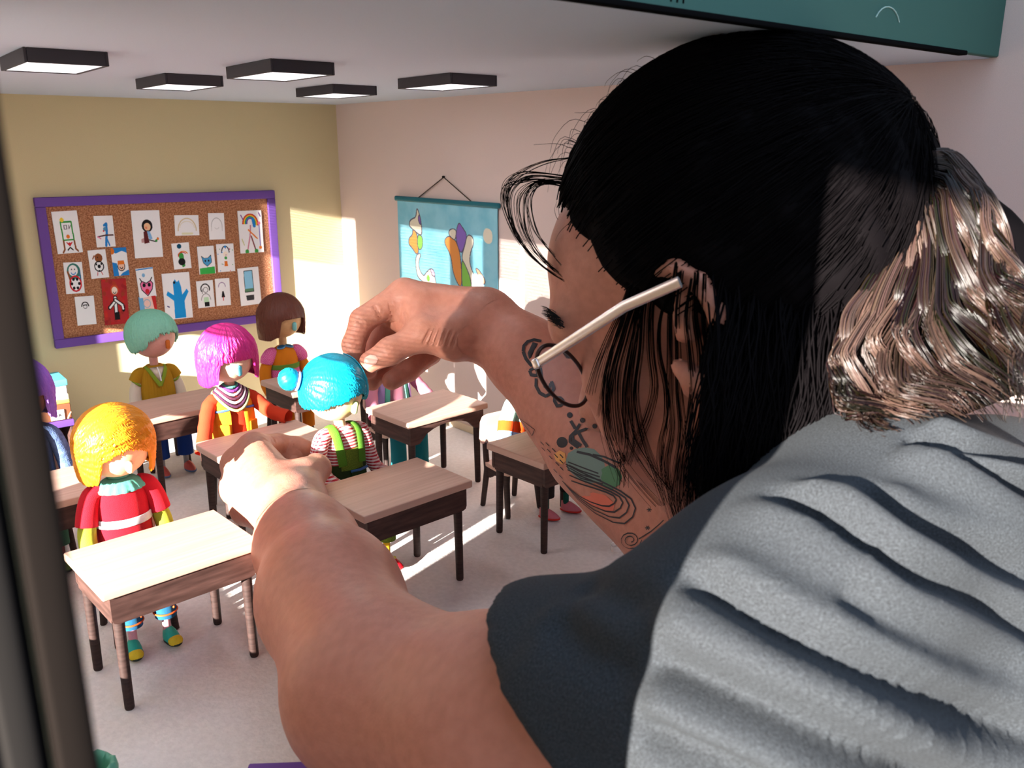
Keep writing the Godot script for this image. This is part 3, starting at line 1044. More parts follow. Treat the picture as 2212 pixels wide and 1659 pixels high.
func build_furniture():
	# [x, z, arched, who, chair x, chair z]
	var rows := [
		[0.1300, -0.4970, false, "orange-haired puppet", 0.124, -0.552],
		[0.2890, -0.4970, false, "blue-haired puppet held by the hands", 0.281, -0.552],
		[0.4430, -0.4970, false, "puppet in the striped sweater", 0.443, -0.552],
		[0.0960, -0.6450, false, "purple-haired puppet", 0.096, -0.703],
		[0.2570, -0.6450, false, "pink-haired puppet", 0.2545, -0.703],
		[0.4150, -0.6450, true, "puppet in the lilac jacket", 0.412, -0.703],
		[0.2420, -0.7970, false, "mint-haired puppet", 0.236, -0.855],
		[0.3780, -0.7970, false, "brown-haired puppet", 0.372, -0.855],
	]
	var d0: Node3D = null
	var c0: Node3D = null
	for r in rows:
		var dl := "small wooden school desk in front of the " + str(r[3])
		if r[2]:
			dl = "small wooden school desk with an arched apron before the lilac jacket"
		var d: Node3D
		if r[2] or d0 == null:
			d = thing("school_desk", dl, "desk", Vector3(r[0], 0, r[1]), deg_to_rad(4.5), "miniature school desks")
			desk_parts(d, r[2])
			if not r[2]:
				d0 = d
		else:
			d = d0.duplicate()
			d.name = numbered("school_desk")
			add_child(d)
			d.position = Vector3(r[0], 0, r[1])
			d.rotation.y = deg_to_rad(4.5)
			tag(d, dl, "desk", "miniature school desks")
		var cl := "small wooden school chair under the " + str(r[3])
		var c: Node3D
		if c0 == null:
			c = thing("school_chair", cl, "chair", Vector3(r[4], 0, r[5]), 0.0, "miniature school chairs")
			chair_parts(c)
			c0 = c
		else:
			c = c0.duplicate()
			c.name = numbered("school_chair")
			add_child(c)
			c.position = Vector3(r[4], 0, r[5])
			tag(c, cl, "chair", "miniature school chairs")


# ------------------------------------------------------------------ puppets
var strand_noise := FastNoiseLite.new()

func lerp_table(tab: Array, x: float) -> float:
	if x <= tab[0][0]:
		return tab[0][1]
	for i in tab.size() - 1:
		if x <= tab[i + 1][0]:
			var t: float = (x - tab[i][0]) / maxf(1e-6, tab[i + 1][0] - tab[i][0])
			t = t * t * (3.0 - 2.0 * t)
			return lerpf(tab[i][1], tab[i + 1][1], t)
	return tab[tab.size() - 1][1]

# a carved wig: from the crown down to a hem that depends on the direction; grooves run through strand_axis
func wig(center: Vector3, r: Vector3, hem: Array, curl: float, strand_axis: Vector3, ridges: float, amp: float, seed_: int, mirrored := true, fringe := 0.0) -> MB:
	strand_noise.seed = seed_
	strand_noise.noise_type = FastNoiseLite.TYPE_SIMPLEX
	strand_noise.frequency = 1.0
	strand_noise.fractal_octaves = 2
	var ax := strand_axis.normalized()
	var bx := ax.cross(Vector3(0.31, 0.17, 0.94)).normalized()
	var cx := ax.cross(bx)
	var cols := 340
	var rows := 56
	var m := MB.new()
	var rings := []
	for j in rows + 4:
		var ring := PackedVector3Array()
		for i in cols:
			var phi := -PI + TAU * i / cols
			var deg := rad_to_deg(absf(phi) if mirrored else phi)
			var sh := lerp_table(hem, deg)
			sh += fringe * strand_noise.get_noise_2d(phi * 14.0, 3.0)
			var t := minf(float(j) / rows, 1.0)
			var s := maxf(sh * t, 0.012)
			var rho: float
			var y: float
			if s <= PI * 0.5:
				rho = sin(s)
				y = cos(s)
			else:
				rho = 1.0 - curl * (s - PI * 0.5) * (s - PI * 0.5)
				y = -(s - PI * 0.5)
			var dir := Vector3(rho * sin(phi), y, rho * cos(phi))
			var nd := dir.normalized()
			var ang := atan2(nd.dot(bx), nd.dot(cx))
			var wob := 0.18 * strand_noise.get_noise_2d(ang * 3.0, nd.dot(ax) * 3.0)
			var g := strand_noise.get_noise_2d((ang + wob * 0.25) * ridges / TAU, nd.dot(ax) * 0.8)
			var g2 := strand_noise.get_noise_2d((ang + wob * 0.1) * ridges * 0.31 / TAU + 40.0, nd.dot(ax) * 0.6)
			var near := clampf(Vector2(nd.dot(bx), nd.dot(cx)).length() * 3.0, 0.0, 1.0)
			var edge := 0.0
			if j >= rows - 2:
				edge = [0.0, 0.10, 0.32, 0.95, 1.9, 2.3][j - (rows - 2)]
			var p := dir * r
			var off := amp * (-absf(g) * 1.6 + g2 * 0.7) * near - edge * 0.0011
			p += Vector3(nd.x, nd.y * 0.3, nd.z) * off
			if j > rows:
				p.y += 0.0007 * (j - rows) - 0.0006
			ring.append(center + p)
		ring.reverse()
		rings.append(ring)
	rings.reverse()
	m.loft(rings, false, true)
	return m

func ring_at(c: Vector3, rx: float, rz: float, n := 20) -> PackedVector3Array:
	var o := PackedVector3Array()
	for k in n:
		var a := -TAU * k / n
		o.append(c + Vector3(cos(a) * rx, 0, sin(a) * rz))
	return o

# [y, half width, half depth, z offset]
func body_loft(rows: Array, n := 28) -> MB:
	var m := MB.new()
	var rings := []
	for r in rows:
		rings.append(ring_at(Vector3(0, r[0], r[3] if r.size() > 3 else 0.0), r[1], r[2], n))
	m.loft(rings)
	return m

func smooth_path(p: Array, n := 5) -> Array:
	if p.size() < 3:
		return p
	var out := []
	for i in p.size() - 1:
		var a: Vector3 = p[maxi(i - 1, 0)]
		var b: Vector3 = p[i]
		var c: Vector3 = p[i + 1]
		var d: Vector3 = p[mini(i + 2, p.size() - 1)]
		for k in n:
			out.append(b.cubic_interpolate(c, a, d, float(k) / n))
	out.append(p[p.size() - 1])
	return out

func radii_along(r: Array, n: int) -> Array:
	var out := []
	for i in n:
		var f := float(i) / (n - 1) * (r.size() - 1)
		var k := mini(int(f), r.size() - 2)
		out.append(lerpf(r[k], r[k + 1], f - k))
	return out

func limb(parent: Node, called: String, path: Array, r: Array, m: Material, sides := 14, open_end := false, wrinkle := 0.0) -> MeshInstance3D:
	var p := smooth_path(path, 6)
	var rr := radii_along(r, p.size())
	if wrinkle > 0.0:
		for i in rr.size():
			rr[i] += wrinkle * sin(i * 2.1 + path[0].x * 900.0)
	var mb := MB.new()
	mb.tube(p, rr, sides, true, not open_end)
	if open_end:
		# hollow cuff: turn the end inwards
		var q: Vector3 = p[p.size() - 1]
		var b: Vector3 = p[p.size() - 2]
		var d := (q - b).normalized()
		var e: float = rr[rr.size() - 1]
		mb.tube([q + d * 0.0004, q - d * 0.006], [e * 0.99, e * 0.72], sides, false, true)
		var n2 := mb.idx.size()
		# the inner wall faces inwards
		var cnt := (sides) * 6 + sides * 3
		for i in range(n2 - cnt, n2, 3):
			var tmp := mb.idx[i + 1]
			mb.idx[i + 1] = mb.idx[i + 2]
			mb.idx[i + 2] = tmp
	return obj(called, mb, m, parent)

func shoe(parent: Node, c: Vector3, turn: float, upper: Material, sole: Material, toe: Material, lace: Material, strap: Material = null):
	var b := Basis(Vector3.UP, turn)
	var outline := func(y: float, k: float) -> PackedVector3Array:
		var o := PackedVector3Array()
		for i in 22:
			var a := -TAU * i / 22
			var z := sin(a) * 0.0095
			var w := 0.0046 + 0.0006 * (z / 0.0095)
			if z < -0.003:
				w -= 0.0006
			o.append(c + b * Vector3(cos(a) * w * k, y, z * lerpf(k, 1.0, 0.25) + 0.003))
		return o
	var s := MB.new()
	s.loft([outline.call(0.0, 0.98), outline.call(0.0005, 1.06), outline.call(0.0014, 1.06), outline.call(0.0017, 1.0)])
	obj("sole", s, sole, parent)
	var u := MB.new()
	var rings := []
	for k in 7:
		var t := k / 6.0
		var ring := PackedVector3Array()
		var a1 := t * PI * 0.46
		for i in 22:
			var a := -TAU * i / 22
			var x := cos(a) * 0.0047 * cos(a1)
			var z := sin(a)
			z = z * (0.0095 * cos(a1) if z > 0 else 0.0088) * (1.0 if z > 0 else lerpf(1.0, 0.75, t)) + 0.003
			z -= t * 0.0022
			var hgt := sin(a1) * (0.0074 if z < 0.001 else lerpf(0.0074, 0.0046, clampf((z - 0.001) / 0.009, 0.0, 1.0)))
			ring.append(c + b * Vector3(x, 0.0016 + hgt, z))
		rings.append(ring)
	u.loft(rings, false, true)
	obj("upper", u, upper, parent)
	if toe:
		var tc := MB.new()
		tc.ball(c + b * Vector3(0, 0.0022, 0.0082), Vector3(0.0046, 0.0034, 0.0046), 16, 10, b)
		obj("toe_cap", tc, toe, parent)
	if lace:
		for k in 3:
			var l := MB.new()
			var z0 := 0.0036 - k * 0.0018
			var y0 := 0.0062 + k * 0.0008
			l.tube([c + b * Vector3(-0.0024, y0 - 0.0006, z0), c + b * Vector3(0, y0 + 0.0004, z0 + 0.0003), c + b * Vector3(0.0024, y0 - 0.0006, z0)], 0.00045, 6)
			obj("lace", l, lace, parent)
	if strap:
		var st := MB.new()
		st.ball(c + b * Vector3(0.001, 0.0066, 0.0042), Vector3(0.0022, 0.0012, 0.0022), 12, 8, b)
		obj("buckle", st, strap, parent)

func cloth(called: String, col: Color, weave := 60.0, deep := 0.05) -> StandardMaterial3D:
	var m := mat(called, col, 0.92, mats_tex.weave, weave, mats_tex.weave_b, deep)
	return m

var mats_tex := {}

func stripe_tex(c0: Color, c1: Color, n: int, vertical := false) -> ImageTexture:
	var img := Image.create_empty(64, 64 , false, Image.FORMAT_RGB8)
	for y in 64:
		for x in 64:
			var k: int = x if vertical else y
			img.set_pixel(x, y, c0 if (k * n * 2 / 64) % 2 == 0 else c1)
	return ImageTexture.create_from_image(img)

func uv_mat(called: String, tex: Texture2D, scale: Vector2, rough := 0.9) -> StandardMaterial3D:
	var m := StandardMaterial3D.new()
	m.resource_name = called
	m.albedo_texture = tex
	m.roughness = rough
	m.metallic_specular = 0.3
	m.uv1_scale = Vector3(scale.x, scale.y, 1.0)
	return m

func clay(called: String, col: Color, rough := 0.55) -> StandardMaterial3D:
	return mat(called, col, rough, mats_tex.clay, 40.0)

# head, wig and nose hang on a turned node of their own
func puppet_head(t: Node3D, at: Vector3, turn: Vector3, skin: Material, hair: Material, wig_mesh, nose: Material, nose_size: Vector3):
	var xf := Transform3D(Basis.from_euler(turn), at)
	var h := MB.new()
	h.ball(Vector3(0, 0, 0), Vector3(0.0212, 0.0215, 0.0208), 36, 22)
	var head := obj("head", h, skin, t)
	head.transform = xf
	var w := obj("hair", wig_mesh, hair, head)
	var n := MB.new()
	n.box(Vector3(0, -0.0065, 0.0212), nose_size, minf(nose_size.x, nose_size.z) * 0.3)
	obj("nose", n, nose, head)
	return [head, w]

const BOB := [[0.0, 1.52], [26.0, 1.54], [34.0, 1.60], [44.0, 2.26], [70.0, 2.42], [180.0, 2.50]]

func neck(t: Node3D, skin: Material, y0 := 0.100, y1 := 0.119, dx := 0.0):
	var m := MB.new()
	m.tube([Vector3(0, y0, 0), Vector3(dx, y1, 0.0)], 0.0042, 14)
	obj("neck", m, skin, t)

const TORSO := [[0.0420, 0.0150, 0.0120], [0.0440, 0.0172, 0.0138], [0.0600, 0.0172, 0.0135], [0.0780, 0.0166, 0.0125], [0.0900, 0.0160, 0.0112], [0.0970, 0.0142, 0.0098], [0.1015, 0.0108, 0.0082], [0.1040, 0.0062, 0.0060]]

func legs(t: Node3D, trousers: Material, ankle: Material, hem_y := 0.020, ankle_y := 0.008, spread := 0.0095, fwd := 0.030, r := 0.0066):
	for s in [-1, 1]:
		limb(t, "trouser_leg", [Vector3(s * 0.0075, 0.0475, -0.002), Vector3(s * spread, 0.0480, fwd * 0.75), Vector3(s * spread, 0.0425, fwd), Vector3(s * spread, hem_y, fwd + 0.001)], [r * 1.05, r, r * 0.98, r], trousers, 16, true)
		limb(t, "ankle", [Vector3(s * spread, hem_y + 0.006, fwd), Vector3(s * spread, ankle_y, fwd)], [0.0027, 0.0026], ankle, 12)

func build_puppets():
	mats_tex.weave = noise_tex(128, 0.35, 41, Color(0.90, 0.90, 0.90), Color(1, 1, 1), 2)
	mats_tex.weave_b = noise_tex(128, 0.30, 42, Color(0, 0, 0), Color(1, 1, 1), 2)
	mats_tex_clay()
	puppet_orange()
	puppet_pink()
	puppet_brown()
	puppet_mint()
	puppet_blue()
	puppet_purple()
	puppet_jacket()
	puppet_stripe()

func puppet_orange():
	var t := thing("puppet", "orange-haired puppet in a red top with a mint lace collar", "puppet", Vector3(0.123, 0, -0.556), 0.0, "puppets at the desks")
	t.scale.y = 1.03
	var skin := clay("peach_skin", rgb(238, 190, 150))
	var red := cloth("red_knit", rgb(196, 16, 38), 90.0)
	var lime := cloth("lime_knit", rgb(176, 180, 52), 90.0)
	var wg := wig(Vector3(0, 0.0005, -0.001), Vector3(0.0248, 0.0238, 0.0245), [[0.0, 1.36], [14.0, 1.44], [34.0, 1.62], [48.0, 2.36], [70.0, 2.50], [180.0, 2.55]], 0.10, Vector3(1, 0.25, 0.1), 72.0, 0.0008, 5, true, 0.05)
	var hd = puppet_head(t, Vector3(0.000, 0.1275, 0.002), Vector3(0.22, 0.12, 0.03), skin, clay("orange_hair", rgb(226, 138, 22), 0.45), wg, skin, Vector3(0.0042, 0.0075, 0.0062))
	neck(t, skin)
	obj("torso", body_loft(TORSO), red, t)
	for s in [-1, 1]:
		limb(t, "arm", [Vector3(s * 0.0190, 0.0860, 0.000), Vector3(s * 0.0232, 0.0720, 0.003), Vector3(s * 0.0235, 0.0560, 0.012), Vector3(s * 0.022, 0.0500, 0.018)], [0.0052, 0.0056, 0.0054, 0.0046], lime, 16)
		limb(t, "sleeve", [Vector3(s * 0.0110, 0.0990, 0.000), Vector3(s * 0.0170, 0.0955, 0.000), Vector3(s * 0.0205, 0.0870, 0.001), Vector3(s * 0.0222, 0.0785, 0.002)], [0.0050, 0.0062, 0.0066, 0.0070], red, 18, true)
	var belt := MB.new()
	belt.loft([ring_at(Vector3(0, 0.0752, 0), 0.0172, 0.0132, 32), ring_at(Vector3(0, 0.0756, 0), 0.0176, 0.0136, 32), ring_at(Vector3(0, 0.0800, 0), 0.0174, 0.0134, 32), ring_at(Vector3(0, 0.0804, 0), 0.0168, 0.0128, 32)], false, false)
	obj("belt", belt, mat("silver_ribbon", rgb(206, 210, 212), 0.4, mats_tex.clay, 60.0), t)
	# scalloped collar
	var col := MB.new()
	var rings := []
	for j in 5:
		var u := j / 4.0
		var ring := PackedVector3Array()
		for k in 72:
			var a := -TAU * k / 72
			var sc := 1.0 + (0.06 * absf(sin(a * 9.0)) if u > 0.6 else 0.0)
			var rr := lerpf(0.0050, 0.0132, u) * sc
			ring.append(Vector3(cos(a) * rr * 1.12, lerpf(0.1050, 0.0990, u * u) + (0.0004 * sin(a * 36.0) if j == 3 else 0.0), sin(a) * rr * 0.98 + 0.001))
		rings.append(ring)
	var low := PackedVector3Array()
	for p in rings[4]:
		low.append(p + Vector3(0, -0.0011, 0))
	rings.append(low)
	rings.reverse()
	col.loft(rings, false, false)
	obj("collar", col, cloth("mint_lace", rgb(104, 196, 176), 160.0, 0.08), t)
	var fr := MB.new()
	var fp := []
	for k in 33:
		var a := TAU * k / 32
		fp.append(Vector3(cos(a) * 0.0058, 0.1058, sin(a) * 0.0052 + 0.0008))
	fr.tube(fp, 0.0009, 6, false, false)
	obj("collar_edge", fr, mats.mint_lace, t)
	var jeans := cloth("blue_jeans", rgb(30, 98, 138), 120.0)
	legs(t, jeans, clay("pink_sock", rgb(226, 160, 170)), 0.0195, 0.006, 0.0105, 0.031, 0.0068)
	var orr := clay("orange_trim", rgb(232, 92, 36))
	for s in [-1, 1]:
		var b := MB.new()
		var bp := []
		for k in 25:
			var a := TAU * k / 24
			bp.append(Vector3(s * 0.0105 + cos(a) * 0.0072, 0.0225, 0.032 + sin(a) * 0.0072))
		b.tube(bp, 0.0006, 6, false, false)
		obj("hem_stitch", b, orr, t)
		for k in 7:
			var a: float = k * 0.9 + s
			var q := MB.new()
			q.ball(Vector3(s * 0.0105 + cos(a) * 0.0070, 0.026 + 0.0045 * (k % 2) , 0.032 + sin(a) * 0.0070), Vector3.ONE * 0.00085, 8, 6)
			obj("bead", q, orr, t)
		shoe(t, Vector3(s * 0.0112, 0.0015 if s < 0 else 0.0022, 0.0325), s * 0.12, clay("teal_shoe", rgb(44, 178, 156)), mat("black_sole", rgb(28, 40, 34), 0.6), clay("yellow_toe", rgb(228, 196, 40)), mats.paper)

func puppet_pink():
	var t := thing("puppet", "magenta-haired puppet in an orange vest over a red sweater", "puppet", Vector3(0.2545, 0, -0.708), 0.0, "puppets at the desks")
	t.scale.y = 1.045
	var skin := clay("beige_skin", rgb(222, 184, 160))
	var wg := wig(Vector3(0, 0.001, -0.001), Vector3(0.0262, 0.0262, 0.0258), BOB, 0.07, Vector3(0, 1, 0), 110.0, 0.0009, 15)
	puppet_head(t, Vector3(0.0, 0.1325, 0.001), Vector3(0.10, 0.06, 0.03), skin, clay("magenta_hair", rgb(200, 42, 128), 0.5), wg, clay("blue_nose", rgb(86, 176, 200)), Vector3(0.0042, 0.0088, 0.0050))
	neck(t, skin)
	var red := cloth("orange_red_knit", rgb(214, 62, 30), 80.0)
	obj("sweater", body_loft(TORSO), red, t)
	# open vest: two front panels and a back, on the loft of the torso
	var vest := cloth("orange_vest_cloth", rgb(238, 148, 24), 60.0)
	for s in [-1, 1]:
		var m := MB.new()
		var rings := []
		for r in [[0.046, 0.0196, 0.0166, 0.50], [0.058, 0.0200, 0.0172, 0.42], [0.072, 0.0198, 0.0165, 0.36], [0.086, 0.0190, 0.0150, 0.34], [0.094, 0.0178, 0.0132, 0.42], [0.1005, 0.0138, 0.0108, 0.62], [0.1035, 0.0098, 0.0085, 0.85]]:
			var ring := PackedVector3Array()
			var a0: float = r[3]
			for k in 15:
				var a := lerpf(a0, PI, k / 14.0)
				ring.append(Vector3(s * sin(a) * r[1], r[0], cos(a) * r[2]))
			for k in 15:
				var a := lerpf(PI, a0, k / 14.0)
				ring.append(Vector3(s * sin(a) * (r[1] - 0.0016), r[0], cos(a) * (r[2] - 0.0016)))
			if s > 0:
				ring.reverse()
			rings.append(ring)
		rings.reverse()
		m.loft(rings)
		obj("vest_panel", m, vest, t)
		var pad := MB.new()
		var pp := []
		for k in 9:
			var a := lerpf(0.38, 1.9, k / 8.0)
			pp.append(Vector3(s * sin(a) * 0.0190, 0.0905 - 0.0005 * k, cos(a) * 0.0146))
		pad.tube(pp, [0.0006, 0.001, 0.001, 0.001, 0.001, 0.001, 0.001, 0.001, 0.0006], 6)
		obj("stitch_band", pad, clay("blue_stitch", rgb(64, 104, 190)), t)
		var flap := MB.new()
		flap.box(Vector3(s * 0.0132, 0.0700, 0.0135), Vector3(0.0105, 0.0175, 0.0022), 0.0010, Basis(Vector3.UP, s * 0.62))
		obj("pocket", flap, vest, t)
	var cuff := Vector3(-0.0345, 0.0610, 0.020)
	limb(t, "sleeve", [Vector3(-0.0120, 0.0985, 0.0), Vector3(-0.0200, 0.0930, 0.002), Vector3(-0.0275, 0.0780, 0.010), cuff], [0.0054, 0.0062, 0.0062, 0.0066], red, 18, true, 0.00025)
	limb(t, "sleeve", [Vector3(0.0120, 0.0985, 0.0), Vector3(0.0200, 0.0930, 0.002), Vector3(0.0290, 0.0830, 0.014), Vector3(0.0380, 0.0800, 0.030)], [0.0054, 0.0062, 0.0060, 0.0060], red, 18, true, 0.00025)
	# stacked cowl scarf
	var cols := [rgb(92, 172, 158), rgb(132, 60, 150), rgb(214, 196, 214), rgb(92, 44, 66), rgb(226, 216, 220), rgb(84, 40, 72), rgb(178, 194, 128)]
	for k in cols.size():
		var sc := MB.new()
		var pp := []
		for i in 37:
			var a := TAU * i / 36
			var rr := 0.0056 + 0.00155 * k
			var front := maxf(0.0, cos(a))
			pp.append(Vector3(sin(a) * rr, 0.1085 - 0.0011 * k - front * front * (0.0012 + 0.0019 * k), cos(a) * (rr * 0.95) + front * 0.0012))
		sc.tube(pp, 0.00125, 8, false, false)
		obj("scarf_layer", sc, cloth("scarf_%d" % k, cols[k], 120.0), t)
	legs(t, mats.blue_jeans, skin)
	for s in [-1, 1]:
		shoe(t, Vector3(s * 0.0100, 0.002, 0.032), 0.0, clay("orange_shoe", rgb(220, 110, 50)), mats.black_sole, null, null)

func puppet_brown():
	var t := thing("puppet", "brown-haired puppet in a pink dotted dress with orange sleeves", "puppet", Vector3(0.371, 0, -0.860), 0.0, "puppets at the desks")
	var skin := clay("tan_skin", rgb(214, 172, 122))
	var wg := wig(Vector3(0, 0.001, -0.001), Vector3(0.0258, 0.0262, 0.0255), BOB, 0.06, Vector3(0, 1, 0), 90.0, 0.0005, 25)
	puppet_head(t, Vector3(0.0, 0.1345, 0.001), Vector3(0.02, 0.24, 0.0), skin, clay("brown_hair", rgb(104, 56, 42), 0.45), wg, clay("aqua_nose", rgb(120, 190, 188)), Vector3(0.0042, 0.0092, 0.0046))
	neck(t, skin)
	var org := cloth("orange_cloth", rgb(226, 130, 16), 60.0)
	var img := Image.create_empty(64, 64, false, Image.FORMAT_RGB8)
	img.fill(rgb(206, 52, 132))
	for y in 64:
		for x in 64:
			var a := Vector2(fposmod(x, 32) - 16, fposmod(y, 32) - 16)
			var b := Vector2(fposmod(x + 16, 32) - 16, fposmod(y + 16, 32) - 16)
			if minf(a.length(), b.length()) < 6.5:
				img.set_pixel(x, y, rgb(240, 176, 208))
	var dots_tex := ImageTexture.create_from_image(img)
	var dots := mat("dotted_cloth", Color(1, 1, 1), 0.9, dots_tex, 290.0)
	obj("dress", body_loft([[0.0420, 0.0150, 0.0120], [0.0440, 0.0182, 0.0145], [0.0600, 0.0178, 0.0142], [0.0760, 0.0166, 0.0128], [0.0800, 0.0163, 0.0122]]), dots, t)
	obj("yoke", body_loft([[0.0790, 0.0158, 0.0118], [0.0900, 0.0156, 0.0110], [0.0970, 0.0140, 0.0098], [0.1015, 0.0108, 0.0082], [0.1040, 0.0062, 0.0060]]), org, t)
	var band := MB.new()
	band.loft([ring_at(Vector3(0, 0.0795, 0), 0.0164, 0.0123, 32), ring_at(Vector3(0, 0.0798, 0), 0.0168, 0.0128, 32), ring_at(Vector3(0, 0.0846, 0), 0.0166, 0.0124, 32), ring_at(Vector3(0, 0.0850, 0), 0.0160, 0.0116, 32)], false, false)
	obj("sash", band, cloth("green_sash", rgb(104, 144, 52), 60.0), t)
	for s in [-1, 1]:
		limb(t, "arm", [Vector3(s * 0.0165, 0.0920, 0.000), Vector3(s * 0.0225, 0.0790, 0.001), Vector3(s * 0.0238, 0.0640, 0.006), Vector3(s * 0.022, 0.0530, 0.014)], [0.0050, 0.0062, 0.0064, 0.0054], org, 16)
		limb(t, "puff_sleeve", [Vector3(s * 0.0100, 0.0985, 0.000), Vector3(s * 0.0150, 0.0970, 0.001), Vector3(s * 0.0190, 0.0915, 0.001), Vector3(s * 0.0205, 0.0868, 0.001)], [0.0048, 0.0066, 0.0074, 0.0064], dots, 18)
		var c := MB.new()
		c.ball(Vector3(s * 0.0046, 0.1038, 0.0058), Vector3(0.0050, 0.0010, 0.0038), 18, 8, Basis(Vector3(0, 0, 1), s * -0.22) * Basis(Vector3(1, 0, 0), 0.35))
		var cl := obj("collar_leaf", c, clay("blue_collar", rgb(92, 150, 190)), t)
		var ci := MB.new()
		ci.ball(Vector3(s * 0.0046, 0.1043, 0.0060), Vector3(0.0040, 0.0009, 0.0028), 18, 8, Basis(Vector3(0, 0, 1), s * -0.22) * Basis(Vector3(1, 0, 0), 0.35))
		obj("inset", ci, clay("deep_blue", rgb(34, 92, 132)), cl)
	legs(t, org, skin)
	for s in [-1, 1]:
		shoe(t, Vector3(s * 0.0100, 0.002, 0.032), 0.0, mats.deep_blue, mats.black_sole, null, null)

func puppet_mint():
	var t := thing("puppet", "mint-haired puppet in an ochre ribbed vest over a white shirt", "puppet", Vector3(0.236, 0, -0.860), 0.0, "puppets at the desks")
	var skin := clay("rosy_skin", rgb(220, 164, 150))
	var wg := wig(Vector3(0, 0.001, -0.001), Vector3(0.0250, 0.0252, 0.0250), [[-180.0, 2.15], [-100.0, 2.15], [-62.0, 2.02], [-40.0, 1.66], [-15.0, 1.42], [15.0, 1.40], [40.0, 1.50], [70.0, 1.95], [100.0, 2.1], [180.0, 2.15]], 0.42, Vector3(0.35, 1, -0.25), 80.0, 0.0005, 35, false, 0.10)
	puppet_head(t, Vector3(0.001, 0.1330, 0.001), Vector3(0.0, 0.40, 0.0), skin, clay("mint_hair", rgb(138, 206, 178), 0.55), wg, clay("orange_nose", rgb(212, 112, 38)), Vector3(0.0042, 0.0088, 0.0040))
	neck(t, skin)
	var ochre := cloth("ochre_rib", rgb(186, 138, 22), 60.0)
	# ribbed vest: the ribs are geometry
	var v := MB.new()
	var rings := []
	for r in TORSO:
		var ring := PackedVector3Array()
		for k in 160:
			var a := -TAU * k / 160
			var rib := 0.0004 * pow(absf(sin(a * 20.0)), 0.7)
			ring.append(Vector3(cos(a) * (r[1] + 0.0006 + rib), r[0], sin(a) * (r[2] + 0.0006 + rib)))
		rings.append(ring)
	v.loft(rings)
	obj("ribbed_vest", v, ochre, t)
	var green := cloth("olive_green_trim", rgb(138, 164, 46), 80.0)
	var white := cloth("cream_shirt", rgb(232, 218, 196), 60.0)
	for s in [-1, 1]:
		limb(t, "shirt_sleeve", [Vector3(s * 0.0150, 0.0930, 0.000), Vector3(s * 0.0200, 0.0820, 0.001), Vector3(s * 0.0218, 0.0680, 0.004), Vector3(s * 0.021, 0.0520, 0.012)], [0.0048, 0.0056, 0.0058, 0.0052], white, 16)
		limb(t, "shoulder_cap", [Vector3(s * 0.0100, 0.0985, 0.000), Vector3(s * 0.0155, 0.0960, 0.000), Vector3(s * 0.0190, 0.0895, 0.000)], [0.0046, 0.0062, 0.0066], ochre, 18)
		var tr := MB.new()
		var pp := []
		for k in 25:
			var a := TAU * k / 24
			pp.append(Vector3(s * (0.0186 + 0.0006 * cos(a)) + s * 0.0052 * cos(a) * 0.55, 0.0888 + 0.0050 * cos(a) * 0.6 * 1.0 - 0.001, 0.0066 * sin(a)))
		tr.tube(pp, 0.0010, 8, false, false)
		obj("armhole_trim", tr, green, t)
		var nt := MB.new()
		nt.tube([Vector3(s * 0.0088, 0.1030, 0.0015), Vector3(s * 0.0078, 0.1005, 0.0092), Vector3(s * 0.0046, 0.0940, 0.0128), Vector3(0, 0.0852, 0.0144)], [Vector2(0.0016, 0.0009), Vector2(0.0018, 0.0009), Vector2(0.0018, 0.0009), Vector2(0.0018, 0.0010)], 10, true, true, Vector3(0, 0, 1))
		obj("neck_trim", nt, green, t)
	var sh := MB.new()
	for q in [Vector3(-0.0068, 0.1030, 0.0078), Vector3(0.0068, 0.1030, 0.0078), Vector3(0.0052, 0.0965, 0.0114), Vector3(0.0, 0.0868, 0.0139), Vector3(-0.0052, 0.0965, 0.0114), Vector3(0.0, 0.0985, 0.0122), Vector3(0.0, 0.0950, 0.0060)]:
		sh.vert(q)
	for q in [[0, 5, 1], [1, 5, 2], [2, 5, 3], [3, 5, 4], [4, 5, 0], [0, 1, 6], [1, 2, 6], [2, 3, 6], [3, 4, 6], [4, 0, 6]]:
		sh.otri(q[0], q[1], q[2], Vector3(0, 0.096, 0.009))
	obj("shirt_front", sh, white, t)
	var tie := MB.new()
	tie.tube([Vector3(0.0, 0.1030, 0.0095), Vector3(0.0008, 0.0975, 0.0128), Vector3(0.0012, 0.0900, 0.0142)], 0.0007, 6)
	obj("cord", tie, mats.paper, t)
	legs(t, cloth("royal_jeans", rgb(26, 66, 150), 90.0), clay("grey_sock", rgb(150, 150, 150)), 0.0185, 0.006, 0.0115, 0.032, 0.0074)
	for s in [-1, 1]:
		shoe(t, Vector3(s * 0.0125, 0.0015, 0.0335), 0.1, clay("coral_slipper", rgb(206, 92, 84)), mat("blue_sole", rgb(88, 116, 160), 0.7), null, null)

